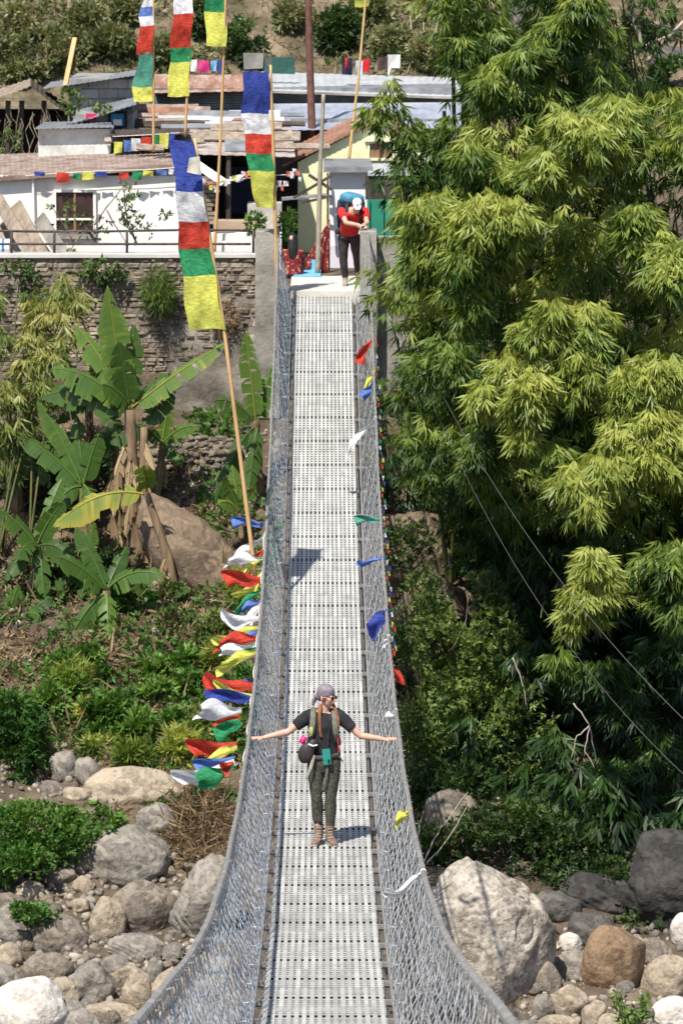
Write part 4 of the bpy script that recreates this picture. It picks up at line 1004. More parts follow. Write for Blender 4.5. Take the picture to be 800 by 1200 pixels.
BL=[(157,926,114,52,'tan','long smooth tan boulder lying highest of the big ones on the left bank',.3,.04,0,.03),
 (183,961,48,38,'grey','small grey boulder under the right end of the long tan boulder',.4,-.3,0,.05),
 (147,1010,100,78,'grey','large grey rounded boulder below the long tan one on the left bank',.35,-.12,.05,.04),
 (170,1069,78,72,'brown','round brown-grey boulder at the centre of the left bank rubble',.25,0,0,.04),
 (161,1114,72,36,'grey','striated grey boulder wedged under the round brown-grey one',.4,.05,.14,.05),
 (69,1099,68,50,'brown','brown rounded boulder left of the upright grey slab',.4,0,0,.05),
 (124,1084,44,66,'tan','upright grey-tan slab between the brown and round boulders',.7,.25,0,.03),
 (105,1154,54,52,'grey','angular grey boulder in the middle of the lower left rubble',.75,.2,0,.05),
 (34,1184,92,72,'white','big bright white boulder in the bottom left corner',.3,.1,0,.03),
 (56,1140,58,46,'brown','dark brown boulder behind the white corner boulder',.5,.1,0,.05),
 (9,1122,36,36,'tan','light tan boulder cut by the left frame edge',.5,0,0,.04),
 (96,1040,26,26,'tan','small pale squarish stone left of the round boulder',.8,0,0,.03),
 (92,1012,28,26,'brown','small brown stone beside the large grey boulder',.5,0,0,.04),
 (69,1030,40,28,'brown','striped brown stone at the foot of the green weeds',.5,-.3,.12,.04),
 (95,1062,24,20,'tan','small tan stone above the upright slab',.4,0,0,.04),
 (160,1166,34,56,'tan','tall narrow tan stone standing at the bottom of the rubble',.7,.1,0,.04),
 (181,1138,18,34,'grey','thin upright grey stone by the netting foot',.6,.1,0,.04),
 (202,1162,44,60,'tan','flat tan rock behind the lower left netting',.6,.3,0,.03),
 (240,1062,74,120,'grey','tall lined grey rock partly behind the left netting',.5,.35,.10,.05),
 (130,1190,70,30,'tan','flat pale stone at the bottom edge of the rubble',.4,0,0,.04),
 (82,1186,34,30,'grey','small round grey stone right of the white corner boulder',.4,0,0,.04),
 (72,1160,34,26,'tan','tan stone between the white and angular boulders',.5,0,0,.04),
 (75,902,34,40,'grey','upright grey stone left of the long tan boulder, high on the bank',.4,.2,0,.05),
 (103,908,30,38,'grey','leaning grey stone touching the top left of the long tan boulder',.4,-.4,0,.05),
 (60,926,30,22,'brown','low brown stone on the bank above the weeds',.4,0,0,.05),
 (212,930,24,24,'tan','small tan stone at the right end of the long tan boulder',.5,0,0,.05),
 (90,932,40,18,'tan','flat tan stone under the upright grey one',.4,0,0,.05),
 (565,1093,158,200,'big','huge pale angular boulder right of the footbridge',.0,.0,0,.06),
 (669,1135,50,46,'grey','grey squarish rock right of the huge pale boulder',.7,.1,0,.04),
 (720,1128,70,88,'ochre','ochre brown boulder leaning among the rocks at lower right',.6,.15,0,.03),
 (668,1175,50,40,'tan','tan angular rock below the grey squarish one',.7,-.2,0,.04),
 (780,1148,62,54,'tan','smooth tan boulder at the right frame edge',.35,-.15,0,.03),
 (760,1118,48,40,'brown','brown rock between the ochre and tan boulders',.5,0,0,.05),
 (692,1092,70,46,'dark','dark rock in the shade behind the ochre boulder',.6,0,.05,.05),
 (788,1190,60,40,'white','pale rock in the bottom right corner',.5,0,0,.04),
 (638,1150,34,44,'brown','reddish dark rock against the huge pale boulder',.6,0,0,.04),
 (634,1185,30,42,'grey','narrow grey rock at the foot of the huge pale boulder',.7,0,0,.04),
 (655,1202,50,24,'tan','low tan rock at the bottom edge right of the huge boulder',.5,0,0,.04),
 (694,1192,28,44,'tan','wedge-shaped tan rock left of the green sprout',.8,.3,0,.03),
 (730,1200,60,30,'tan','flat rock under the green sprout',.5,0,0,.04),
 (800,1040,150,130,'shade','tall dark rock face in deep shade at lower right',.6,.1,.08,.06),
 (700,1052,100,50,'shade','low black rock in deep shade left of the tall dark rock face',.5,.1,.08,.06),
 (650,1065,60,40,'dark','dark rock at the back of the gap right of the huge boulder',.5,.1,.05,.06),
 (798,1092,26,48,'white','pale rock edge at the right frame border',.5,0,0,.04),
 (668,1106,30,26,'white','small cream stone above the grey squarish rock',.4,0,0,.04),
 (532,955,70,60,'brown','brown rock in the shade above the huge pale boulder',.6,.2,.06,.06),
 (600,1230,90,70,'grey','grey rock under the bottom edge beside the huge boulder',.5,0,0,.05)]
for i,(cx,cy,w_,h_,tone,lab,ang,rot,strat,rough) in enumerate(BL):
    if cx==565: continue
    rock(cx,cy,w_,h_,tone,lab,100+i,ang,rot,strat,rough,sub=5 if w_>60 else 4)
# huge pale boulder: its outline and facets are shaped by cutting planes
def huge():
    Y=59.2; s=1/PPM(Y); c=P(568,1112,Y+.5); v,f=ico(6)
    rh=random.Random(12)
    cut=[((-.12,-.55,.83),.80),((.42,-.15,.88),.74),((.80,-.55,-.25),.66),((-.35,-.93,.12),.78),((.30,-.90,.28),.80),((-1,0,.1),.86),((.78,-.1,.62),.86),((.95,-.05,.0),.93),((.1,-.8,-.6),.86),((-.6,-.2,.78),.86),((.62,-.70,.1),.70),((.2,.5,.85),.8)]
    cut=[(V(n).normalized(),d) for n,d in cut]+[(V((rh.gauss(0,1),rh.gauss(0,1),rh.gauss(0,1))).normalized(),rh.uniform(.80,.95)) for _ in range(26)]; out=[]
    for p in v:
        p=V(p); m_=min([d/p.dot(n) if p.dot(n)>.05 else 9 for n,d in cut]); m_=min(m_,1.12)
        q=V((p.x*1.12,p.y*.85,p.z*1.42))*m_
        big=abs(mnoise.noise(q*1.5+V((3,1,2)))); d_=.05*mnoise.noise(q*1.2)-.10*max(0,.10-big)/.10*.5+.03*mnoise.noise(q*3.1+V((9,0,0)))+.012*mnoise.noise(q*9)+.006*abs(mnoise.noise(q*22))
        out.append(tuple(c+q+q.normalized()*d_))
    mb=MB(); mb.add(out,f); mb.build('boulder',RM['big'],smooth=True,label='huge pale angular boulder right of the footbridge',cat='boulder')
huge()
rr=random.Random(19); k=0
while k<34:
    px=rr.uniform(0,262); py=rr.uniform(1040,1225)
    if any(((px-b[0])/(b[2]*.5+6))**2+((py-b[1])/(b[3]*.5+5))**2<1 for b in BL): 
        continue
    w_=rr.uniform(24,50); rock(px,py,w_,w_*rr.uniform(.6,.9),rr.choice(['grey','grey','grey','tan','brown']),'medium rounded boulder packed into the rubble beside the left hand netting',700+k,rr.uniform(.3,.6),rr.uniform(-.4,.4),0,.04,sub=4,group='medium boulders of the left bank'); k+=1
# brown bedrock slabs
rock(238,668,215,84,'slab','large smooth brown rock slab behind the banana plants',301,.55,.85,.06,.04,sub=5,name='rock_slab',cat='rock slab')
rock(478,655,110,110,'slab','brown rock slab right of the footbridge under the bamboo',302,.4,.3,.05,.06,sub=5,name='rock_slab',cat='rock slab')
rock(500,740,90,120,'slab','brown rock behind the leafy shrub right of the footbridge',306,.4,.3,.05,.06,sub=5,name='rock_slab',cat='rock slab')
# dry stone terrace: small stones
sm=[]
for k in range(5):
    o_=rock_mesh('s',(1,.8,.72),400+k,.55,3,(0,0,0),.06).build('stone',RM[['tan','grey','brown','grey','tan'][k]],origin=(0,0,0)); o_.hide_render=False; sm.append(o_)
used=set()
def stone(x,y,z,r,lab,group,rr):
    k=rr.randrange(5); o_=sm[k]
    if k in used: o_=o_.copy(); COL.objects.link(o_)
    used.add(k); o_.location=(x,y,z); o_.scale=(r*rr.uniform(.8,1.3),r*rr.uniform(.8,1.2),r*rr.uniform(.7,1.1)); o_.rotation_euler=(rr.uniform(-.5,.5),rr.uniform(-.5,.5),rr.uniform(0,6))
    tag(o_,lab,'stone',group)
rr=random.Random(77)
for row in range(7):
    for i in range(17):
        px=172+i*6.2+rr.uniform(-2,2)+row*1; py=514+row*8.5+rr.uniform(-2,2)
        p=P(px,py,73.2-row*.06); stone(p.x,p.y,p.z,rr.uniform(.05,.085),'small tan stone in the low dry stone wall below the plastered wall','stones of the low dry stone wall',rr)
n=0
while n<100:
    px=rr.uniform(-15,235); py=rr.uniform(985,1225)
    if px<120 and py<1040 and rr.random()<.8: continue
    p=G(px,py); r=rr.choice([.05,.07,.1,.14,.18])
    stone(p.x,p.y,p.z+r*.25,r,'small grey-brown stone in the loose rubble of the left bank','loose stones of the left bank',rr); n+=1
n=0
while n<52:
    px=rr.uniform(615,820); py=rr.uniform(1085,1235)
    p=G(px,py); r=rr.choice([.06,.09,.12,.16])
    stone(p.x,p.y,p.z+r*.25,r,'small stone lying among the boulders at lower right','loose stones at lower right',rr); n+=1
def gravel(name,label,regs,seed):
    r_=random.Random(seed); mb=MB(); v,f=ico(1)
    for (x0,x1,y0,y1,n_,a,b) in regs:
        for _ in range(n_):
            p=G(r_.uniform(x0,x1),r_.uniform(y0,y1)); s_=a*(b/a)**(r_.random()**1.6); R=Matrix.Rotation(r_.uniform(0,6),3,V((r_.gauss(0,1),r_.gauss(0,1),r_.gauss(0,1))).normalized())
            k=V((s_*r_.uniform(.8,1.4),s_*r_.uniform(.7,1.1),s_*r_.uniform(.5,.9)))
            mb.add([tuple(V(p)+V((0,0,s_*.2))+R@V((q[0]*k.x,q[1]*k.y,q[2]*k.z))*r_.uniform(.9,1.1)) for q in v],f,r_.random())
    mb.build(name,M('gravel stone',(.15,.125,.10),(.40,.35,.28),scale=3,rough=.9,tint=.45,c3=(.27,.235,.19)),smooth=True,label=label,cat='gravel',kind='stuff')
gravel('gravel','small pebbles and broken stone between the boulders on both banks',[(-15,250,1000,1230,1500,.025,.10),(600,820,1080,1240,700,.025,.10),(-10,140,870,940,160,.03,.09),(170,330,500,600,220,.03,.09),(-10,300,600,860,260,.03,.09),(440,620,900,1020,160,.03,.09)],5)
n=0
while n<26:
    px=rr.uniform(60,130); py=rr.uniform(876,930); p=G(px,py); r=rr.choice([.06,.08,.1,.13])
    stone(p.x,p.y,p.z+r*.3,r,'small rounded stone stacked on the bank above the long tan boulder','stones above the long tan boulder',rr); n+=1

# ------------------------------------------------------------------ plants
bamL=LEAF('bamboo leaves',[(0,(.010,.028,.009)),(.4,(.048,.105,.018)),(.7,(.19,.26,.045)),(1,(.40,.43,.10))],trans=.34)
bamY=LEAF('dry bamboo leaves',[(0,(.04,.075,.018)),(.5,(.14,.19,.04)),(1,(.38,.36,.11))],trans=.3)
shrubL=LEAF('shrub leaves',[(0,(.02,.045,.014)),(.5,(.07,.125,.03)),(1,(.20,.27,.07))],trans=.25)
weedL=LEAF('weed leaves',[(0,(.03,.08,.014)),(.5,(.07,.17,.03)),(1,(.17,.29,.06))],trans=.3)
hillL=LEAF('hill scrub leaves',[(0,(.045,.065,.022)),(.5,(.14,.165,.06)),(1,(.30,.29,.14))],trans=.25)
ban=LEAF('banana leaf',[(0,(.016,.045,.014)),(.5,(.075,.145,.028)),(.8,(.15,.24,.05)),(1,(.42,.36,.06))],trans=.3,rough=.35)
deadL=LEAF('dead leaf',[(0,(.10,.065,.035)),(.5,(.22,.15,.08)),(1,(.42,.32,.18))],trans=.15,rough=.8)
culm=M('green bamboo culm',(.04,.055,.016),(.14,.13,.04),scale=3,rough=.5,stretch=(1,1,.3))
bark=M('banana stem',(.08,.05,.03),(.30,.21,.12),scale=5,rough=.9,stretch=(1,1,.2),c3=(.18,.12,.07))
twig=M('twig bark',(.10,.08,.06),(.26,.21,.16),scale=6,rough=.9)
def fans(pos,axis,nl,L,W,spread,tint,jit=.25):
    """leaf fans: at each pos nl leaves spread about axis"""
    K=len(pos); axis=unit(axis); side=unit(np.cross(axis,rand_unit(K))); 
    P_=[];D=[];Nn=[];T=[]
    nrm=np.cross(axis,side)
    for j in range(nl):
        a=(-1+2*(j+.5)/nl)*spread+RNG.normal(size=K)*jit*.4
        d=axis*np.cos(a)[:,None]+side*np.sin(a)[:,None]+RNG.normal(size=(K,3))*jit*.35+np.array([0,0,-.18])*np.abs(np.sin(a))[:,None]
        P_.append(pos+RNG.normal(size=(K,3))*.012); D.append(d); Nn.append(nrm+RNG.normal(size=(K,3))*.3); T.append(np.clip(tint+RNG.normal(size=K)*.08,0,1))
    p=np.concatenate(P_);d=np.concatenate(D);n=np.concatenate(Nn);t=np.concatenate(T)
    k=len(p); l=L*(.65+.6*RNG.random(k)); w_=W*(.7+.5*RNG.random(k))
    return leaves(p,d,n,l,w_),t
def plume(c,r,nf,tint,L=.25,W=.035,flat=.85,outw=None):
    """drooping dome of bamboo leaf fans"""
    c=np.array(c); u=rand_unit(nf); u[:,2]=u[:,2]*.9+.12; u[:,1]-=.35; u=unit(u)
    sc=np.array([RNG.uniform(.75,1.25),1,flat*RNG.uniform(.8,1.35)]); ph=RNG.random()*50
    rad=r*(.35+.7*RNG.random(nf)**.7)*np.array([1+.55*mnoise.noise(V(q*1.6)+V((ph,0,0))) for q in u])
    pos=c+u*rad[:,None]*sc; pos[:,2]-=.25*np.maximum(0,rad-r*.6)
    ax=u*np.array([.62,.62,.22])+np.array([0,-.08,-.82])+RNG.normal(size=u.shape)*.12; 
    lump=np.array([mnoise.noise(V(p)*1.7) for p in pos])
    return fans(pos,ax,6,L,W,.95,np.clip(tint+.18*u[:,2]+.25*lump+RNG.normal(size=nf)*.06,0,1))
def left_edge(y):
    return float(np.interp(y,[-400,-60,0,40,80,120,195,240,300,400,480,540,580,620,680,740,800,880,950,1040],[490,520,522,535,552,560,545,470,466,474,468,472,500,540,590,620,640,660,640,670]))
groups={}
def addp(key,arr): groups.setdefault(key,[]).append(arr)
def key_of(px,py):
    if py<95: return 'topleft' if px<640 else 'topright'
    if py<330: return 'left' if px<590 else ('mid' if px<700 else 'right')
    if py<620: return 'leftlow' if px<600 else 'rightmid'
    return 'hang'
rr=random.Random(41)
def canopy_gap(px,py): return mnoise.noise(V((px*.011,py*.011,2.2)))
# inner mass, its self-shade put into a dark leaf tint
y=-340
while y<1010:
    x=left_edge(y)+34
    while x<960:
        px=x+rr.uniform(-18,18); py=y+rr.uniform(-18,18)
        if not (690<px and -40<py<105 and rr.random()<.85):
            Y=rr.uniform(68.5,71.5) if py<700 else rr.uniform(66.5,70)
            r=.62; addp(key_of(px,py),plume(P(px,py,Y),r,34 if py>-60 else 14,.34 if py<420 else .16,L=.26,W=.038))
        x+=52
    y+=50
for (x0,x1,y0,y1,st,Ya,Yb) in ((610,930,440,1000,40,69.5,72.5),(455,640,480,660,46,71,73.5),(640,940,930,1050,34,63.4,65),(570,930,760,1060,44,65.5,68),(600,930,470,960,46,66.6,68.2)):  # dark fill plumes added; bank shade put into their leaf tint
    y=y0
    while y<y1:
        x=x0
        while x<x1:
            py=y+rr.uniform(-16,16); addp('hang' if y>620 else 'rightmid',plume(P(x+rr.uniform(-16,16),py,rr.uniform(Ya,Yb)),.66,26,.10,L=.34,W=.06)); x+=st
        y+=st
# outer plumes; shade of gaps and lower half put into leaf tint
y=-330
while y<960:
    x=left_edge(y)+(22 if y>190 else 8)
    while x<950:
        px=x+rr.uniform(-14,14); py=y+rr.uniform(-16,16); g=canopy_gap(px,py)
        dens=1.0 if py<560 else max(.2,.75-(py-560)/500)
        if rr.random()<dens and g>-.42 and not (705<px and -60<py<115):
            edge_=px<left_edge(py)+60
            Y=65.6+1.6*rr.random()-1.2*g; t=.60+.5*max(-.4,g)+rr.uniform(-.12,.1)
            if py>560: t-=.14; Y+=min(2.6,(py-560)/60)
            if edge_: t-=.03
            r=rr.uniform(.34,.60); addp(key_of(px,py),plume(P(px,py,Y),r,int(64*r/.5) if py>-60 else 18,t))
        x+=35
    y+=32
# hero domes, sunlit brightness put into their leaf tint, measured on the photograph
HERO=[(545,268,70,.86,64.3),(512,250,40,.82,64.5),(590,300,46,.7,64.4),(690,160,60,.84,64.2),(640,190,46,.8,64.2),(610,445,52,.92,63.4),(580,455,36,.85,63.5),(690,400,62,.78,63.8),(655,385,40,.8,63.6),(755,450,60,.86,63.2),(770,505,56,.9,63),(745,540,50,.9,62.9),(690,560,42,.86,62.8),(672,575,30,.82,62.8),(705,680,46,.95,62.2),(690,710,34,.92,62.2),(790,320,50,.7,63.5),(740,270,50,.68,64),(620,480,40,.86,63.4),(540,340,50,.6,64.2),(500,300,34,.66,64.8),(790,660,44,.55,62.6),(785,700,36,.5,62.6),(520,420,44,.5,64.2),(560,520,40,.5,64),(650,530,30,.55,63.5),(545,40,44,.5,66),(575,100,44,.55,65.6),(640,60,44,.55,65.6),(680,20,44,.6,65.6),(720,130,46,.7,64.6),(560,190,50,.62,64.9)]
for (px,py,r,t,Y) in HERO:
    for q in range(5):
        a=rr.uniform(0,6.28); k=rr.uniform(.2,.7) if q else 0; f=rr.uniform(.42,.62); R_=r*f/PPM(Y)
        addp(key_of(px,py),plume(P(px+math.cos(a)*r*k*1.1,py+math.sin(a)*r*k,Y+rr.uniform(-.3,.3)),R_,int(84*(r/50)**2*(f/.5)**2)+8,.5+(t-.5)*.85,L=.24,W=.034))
# free cluster hanging left over the gate, dark green
for (px,py,r,t) in [(450,118,20,.62),(440,135,20,.6),(462,145,24,.42),(478,165,26,.32),(490,190,28,.28),(470,205,26,.26),(505,210,28,.3),(520,175,24,.4),(500,150,20,.5),(455,95,12,.6),(536,150,24,.5),(530,200,30,.4),(540,230,36,.5)]:
    Y=66.5; addp('left',plume(P(px,py,Y),r/PPM(Y),int(44*(r/25)**2),t,L=.24))
# low hanging sprays near the river, shade put into their leaf tint
for (px,py,r,t) in [(640,960,26,.42),(675,985,24,.4),(690,1020,22,.5),(680,1045,14,.55),(740,930,30,.22),(600,985,28,.22),(640,1010,30,.14),(770,880,34,.2),(720,900,30,.16),(560,990,26,.2),(620,940,24,.3),(690,940,30,.16),(760,960,30,.15),(730,830,30,.15),(650,870,26,.14),(700,790,32,.18),(580,1010,26,.2),(540,1000,22,.2),(500,980,22,.22),(655,770,24,.45),(790,760,40,.2)]:
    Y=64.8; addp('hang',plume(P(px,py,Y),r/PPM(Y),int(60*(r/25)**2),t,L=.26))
INFO={'topleft':('tall bamboo clump whose dense crown fills the top centre-right',(600,60,(640,760,69)),),
      'topright':('tall bamboo clump rising behind the others in the top right corner',(740,60,(760,760,70)),),
      'left':('bamboo clump spreading left over the green gate and concrete wall',(540,220,(600,800,68)),),
      'mid':('bamboo clump with domed yellow-green crown right of centre, upper half',(640,220,(680,800,68)),),
      'right':('bamboo clump at the right frame edge just below the top corner',(760,250,(790,800,68)),),
      'leftlow':('dark bamboo clump hanging beside the footbridge below the gate',(530,450,(590,850,67)),),
      'rightmid':('bamboo clump with bright rounded plumes halfway up the right edge',(710,480,(740,880,66)),),
      'hang':('low bamboo clump drooping in shade over the rocks at lower right',(690,780,(720,980,65)),)}
for k,arrs in groups.items():
    lab,(tx,ty,(bx_,by_,bY))=INFO[k]; base=G(bx_,by_+60,56,74) ; base=P(bx_,by_,bY); base.z=gz(base.x,base.y)
    root=empty('bamboo_clump',tuple(base),lab,'bamboo','bamboo clumps on the right bank')
    v=np.concatenate([a[0] for a in arrs]); t=np.concatenate([a[1] for a in arrs])
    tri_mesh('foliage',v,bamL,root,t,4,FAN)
    rk=random.Random(len(k)*7)
    for i in range(4):
        b=base+V((rk.uniform(-.9,.9),rk.uniform(-.5,.6),-.1)); b.z=gz(b.x,b.y)-.1
        tp=P(tx+rk.uniform(-60,60),ty+rk.uniform(-80,20),bY-rk.uniform(.5,3)); b.y+=3.0; b.z=gz(b.x,b.y)-.1; mid=b.lerp(tp,.55)+V((0,1.6,1.2))
        path=[]
        for j in range(25):
            u=j/24; path.append(b*(1-u)**2+mid*2*u*(1-u)+tp*u*u)
        m=MB(); m.tube(path,[(.045*(1-.75*j/24))*(1.15 if j%2 else 1) for j in range(25)],7); m.build('culm',culm,root,True)
# thin culms in front of the rusty roof
for i,(x0,y0,x1,y1) in enumerate([(533,210,530,60),(546,205,541,90),(524,215,520,130)]):
    m=MB(); m.tube([P(x0+(x1-x0)*k/12,y0+(y1-y0)*k/12,67) for k in range(13)],[.03*(1.15 if k%2 else 1) for k in range(13)],7); m.build('bamboo_plant',culm,None,True,label=['yellow-green bamboo stem crossing the rusty roof, left of two','yellow-green bamboo stem crossing the rusty roof, right of two','thin bamboo stem over the pale blue roof'][i],cat='bamboo')
# small bamboo on the left
arr=[]
for (px,py,r,t,Y) in [(75,345,26,.7,72.5),(50,365,24,.8,72.4),(72,372,26,.85,72.2),(90,350,18,.8,72.4),(40,395,26,.7,72.2),(60,420,28,.6,72),(85,395,16,.6,72),(30,430,26,.7,72),(15,460,24,.65,71.8),(45,455,24,.5,71.8),(65,465,20,.35,71.8),(10,500,22,.55,71.6),(0,400,20,.4,72.2),(5,540,20,.4,71.5),(-10,350,20,.4,72.5),(35,345,14,.2,72.6),(-5,470,24,.5,71.5),(25,505,18,.3,71.6)]:
    arr.append(plume(P(px,py,Y),r/PPM(Y),int(52*(r/24)**2),t,L=.26,W=.034))
b=P(20,640,71); b.z=gz(b.x,b.y); root=empty('bamboo_clump',tuple(b),'yellowing bamboo clump at the left edge in front of the stone wall','bamboo')
tri_mesh('foliage',np.concatenate([a[0] for a in arr]),bamY,root,np.concatenate([a[1] for a in arr]),4,FAN)
for i in range(6):
    t_=P(20+i*12,360+rr.uniform(-10,40),72.3); m=MB(); q=b+V((rr.uniform(-.4,.4),rr.uniform(-.3,.3),0)); m.tube([q.lerp(t_,u/10)+V((0,0,.3*math.sin(u/10*PI))) for u in range(11)],[.025*(1-.06*u) for u in range(11)],6); m.build('culm',culm,root,True)
# generic leafy bush made of leaf clusters on twigs
def bush(px,py,w_,h_,Y,mat,n,L,W,tint,label,name='bush',cat='bush',group=None,stems=5,droop=0,tw=twig,lump=1.2,nl=5,dz_=.8,base=None):
    s=1/PPM(Y); c=V(P(px,py,Y)); R_=np.array([w_*s/2,max(w_,h_)*s/2*dz_*.7,h_*s/2])
    u=rand_unit(n)*(RNG.random(n)**.38)[:,None]
    pos=np.array(c)+u*R_
    keep=np.array([mnoise.noise(V(p)*lump)>-.16 for p in pos])
    if n>=100 and keep.sum()>n*.3: pos=pos[keep]; u=u[keep]
    ax=u+np.array([0,-.25,.35-droop])+RNG.normal(size=u.shape)*.5
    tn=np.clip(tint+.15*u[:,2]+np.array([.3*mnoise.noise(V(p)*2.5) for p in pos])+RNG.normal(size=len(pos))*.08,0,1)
    v,t=fans(pos,ax,nl,L,W,1.1,tn,.6)
    root=empty(name,(c.x,c.y,c.z-R_[2]),label,cat,group); tri_mesh('leaves',v,mat,root,t,4,FAN)
    b0=V(base) if base is not None else V((c.x,c.y+.1,c.z-R_[2]*1.05))
    for i in range(stems):
        q=pos[RNG.integers(len(pos))]; m=MB(); q=V(q); mid=b0.lerp(q,.5)+V((RNG.normal()*.06,0,.08)); m.tube([b0,mid,q],[.018,.012,.005],5); m.build('stem',tw,root)
    return root
# big leafy shrub right of bridge
bush(560,790,150,200,66.4,shrubL,2300,.11,.048,.85,'tall leafy light green shrub between the footbridge and the bamboo','leafy_shrub','shrub',stems=9,nl=5,lump=1.6)
bush(610,870,80,150,65.6,shrubL,1000,.11,.048,.85,'trailing green shrub hanging right of the tall leafy one','leafy_shrub','shrub',stems=6,droop=.5,lump=2)
bush(495,740,70,160,66.8,shrubL,800,.10,.045,.55,'darker shrub close beside the right hand cable','leafy_shrub','shrub',stems=6,lump=1.6)
bush(500,860,70,120,65.8,shrubL,800,.10,.045,.7,'thin tangled shrub on the slope above the huge boulder','leafy_shrub','shrub',stems=6,lump=2)
bush(565,700,60,60,66.5,shrubL,260,.09,.042,.6,'small bright shrub top rising above the tall leafy one','leafy_shrub','shrub',stems=5,lump=1.6)
bush(480,640,60,70,69,shrubL,260,.09,.04,.4,'small shrub by the brown rock right of the footbridge','leafy_shrub','shrub',stems=5,lump=2)
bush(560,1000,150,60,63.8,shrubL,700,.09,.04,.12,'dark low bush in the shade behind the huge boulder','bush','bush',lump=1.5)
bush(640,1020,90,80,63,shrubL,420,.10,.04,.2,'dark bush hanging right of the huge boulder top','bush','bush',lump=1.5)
# bare twigs and dead branch
def twigs(label,segs,name='dead_branch',cat='branch',mat=twig,r=.02):
    m=MB()
    for pts in segs:
        full=[V(P(*p)) for p in pts]; out=[]
        for i in range(len(full)-1):
            for j in range(5): out.append(full[i].lerp(full[i+1],j/5)+V((RNG.normal()*.01,0,RNG.normal()*.01)))
        out.append(full[-1]); n=len(out); m.tube(out,[r*(1-.6*i/n) for i in range(n)],6)
    return m.build(name,mat,None,True,label=label,cat=cat)
pale=M('pale dead wood',(.34,.28,.22),(.52,.45,.37),scale=6,rough=.85)
twigs('pale dead branch leaning across the gap at top right',[[(733,-10,71),(745,30,71),(758,72,71)],[(758,72,71),(776,50,71),(800,25,71)],[(745,62,71),(790,38,71)]],mat=pale,r=.05)
twigs('thin pale twigs hanging in the dark under the bamboo',[[(680,890,64),(700,925,64),(698,990,64)],[(684,895,64),(672,930,64),(668,985,64)]] and [[(672,825,64),(690,850,64),(700,900,64)],[(690,850,64),(685,880,64),(700,905,64)],[(690,850,64),(676,862,64),(668,890,64)]],mat=pale,r=.012)
twigs('long dry stalks leaning up from the slope above the huge boulder',[[(497,1010,63),(515,970,63.2),(548,928,63.5)],[(500,1012,63),(530,975,63),(552,935,63)],[(488,990,63),(496,950,63.4)]],mat=pale,r=.012)
twigs('bare branches crossing the brown rock right of the footbridge',[[(448,640,70),(480,650,69),(515,632,69)],[(455,665,70),(490,668,69),(520,700,69)],[(470,690,69),(500,720,68),(540,745,67)]],mat=twig,r=.016)
bush(520,930,130,90,65.2,shrubL,900,.11,.05,.12,'shade-tinted bush filling the slope between the bridge netting and the bamboo',lump=1.3)  # bushes from here added for deep shade, put into their dark tint
bush(470,800,60,160,67.6,shrubL,700,.10,.05,.2,'shade-tinted undergrowth beside the right hand netting',lump=1.3)
bush(590,900,120,120,65.6,shrubL,900,.11,.05,.08,'shade-tinted bush below the trailing shrub',lump=1.3)
bush(700,1000,160,80,64.6,shrubL,900,.12,.05,.06,'shade-tinted bush above the shaded rock face',lump=1.3)
bush(560,640,110,150,70.5,shrubL,900,.12,.055,.15,'shade-tinted shrub behind the leafy light green one',lump=1.3)
bush(90,690,200,120,70.9,shrubL,1100,.16,.05,.08,'shade-tinted undergrowth under the banana plants',lump=1.3)  # added foliage, deep shade behind the bananas put into its tint
bush(80,560,170,90,72.6,shrubL,900,.14,.05,.08,'shade-tinted undergrowth below the stone wall at left',lump=1.3)
twigs('short bare twig in the leafy shrub right of the footbridge',[[(530,760,66),(545,730,66),(548,700,66)]],r=.012)
twigs('bare twig hanging in front of the trailing shrub',[[(600,770,65.0),(612,800,65.0),(618,830,65.0)]],mat=pale,r=.012)
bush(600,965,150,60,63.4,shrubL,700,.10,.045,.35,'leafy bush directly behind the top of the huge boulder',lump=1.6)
bush(700,1030,130,50,62.6,shrubL,520,.10,.045,.15,'added dark leafy bush shading the low black rock',lump=1.6)  # bush added to shade the rock face and cover sand
bush(660,985,110,60,63.2,shrubL,500,.10,.045,.2,'added dark bush under the lowest hanging bamboo',lump=1.6)  # also added to shade the lower right bank
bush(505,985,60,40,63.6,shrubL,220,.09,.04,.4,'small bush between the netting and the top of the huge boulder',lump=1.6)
# sprout bottom right
def sprout():
    g=G(742,1195); Y=g.y-.6; root=empty('sprout',(P(742,1200,Y)),'bright green sprouting plant among the rocks at bottom right','plant')
    V_=[];T_=[]
    for i in range(9):
        a=P(742+rr.uniform(-10,10),1225,Y); b=P(742+rr.uniform(-34,36),rr.uniform(1150,1190),Y-rr.uniform(0,.3)); m=MB(); m.tube([a.lerp(b,u/6) for u in range(7)],.006,5); m.build('stem',culm,root)
        K=16; u=np.linspace(.25,1,K); pos=np.array(a)[None]+(np.array(b)-np.array(a))[None]*u[:,None]
        v,t=fans(pos,rand_unit(K)+np.array([0,0,.6]),2,.13,.045,1.0,np.full(K,.85),.6); V_.append(v);T_.append(t)
    tri_mesh('leaves',np.concatenate(V_),weedL,root,np.concatenate(T_),4,FAN)
sprout()
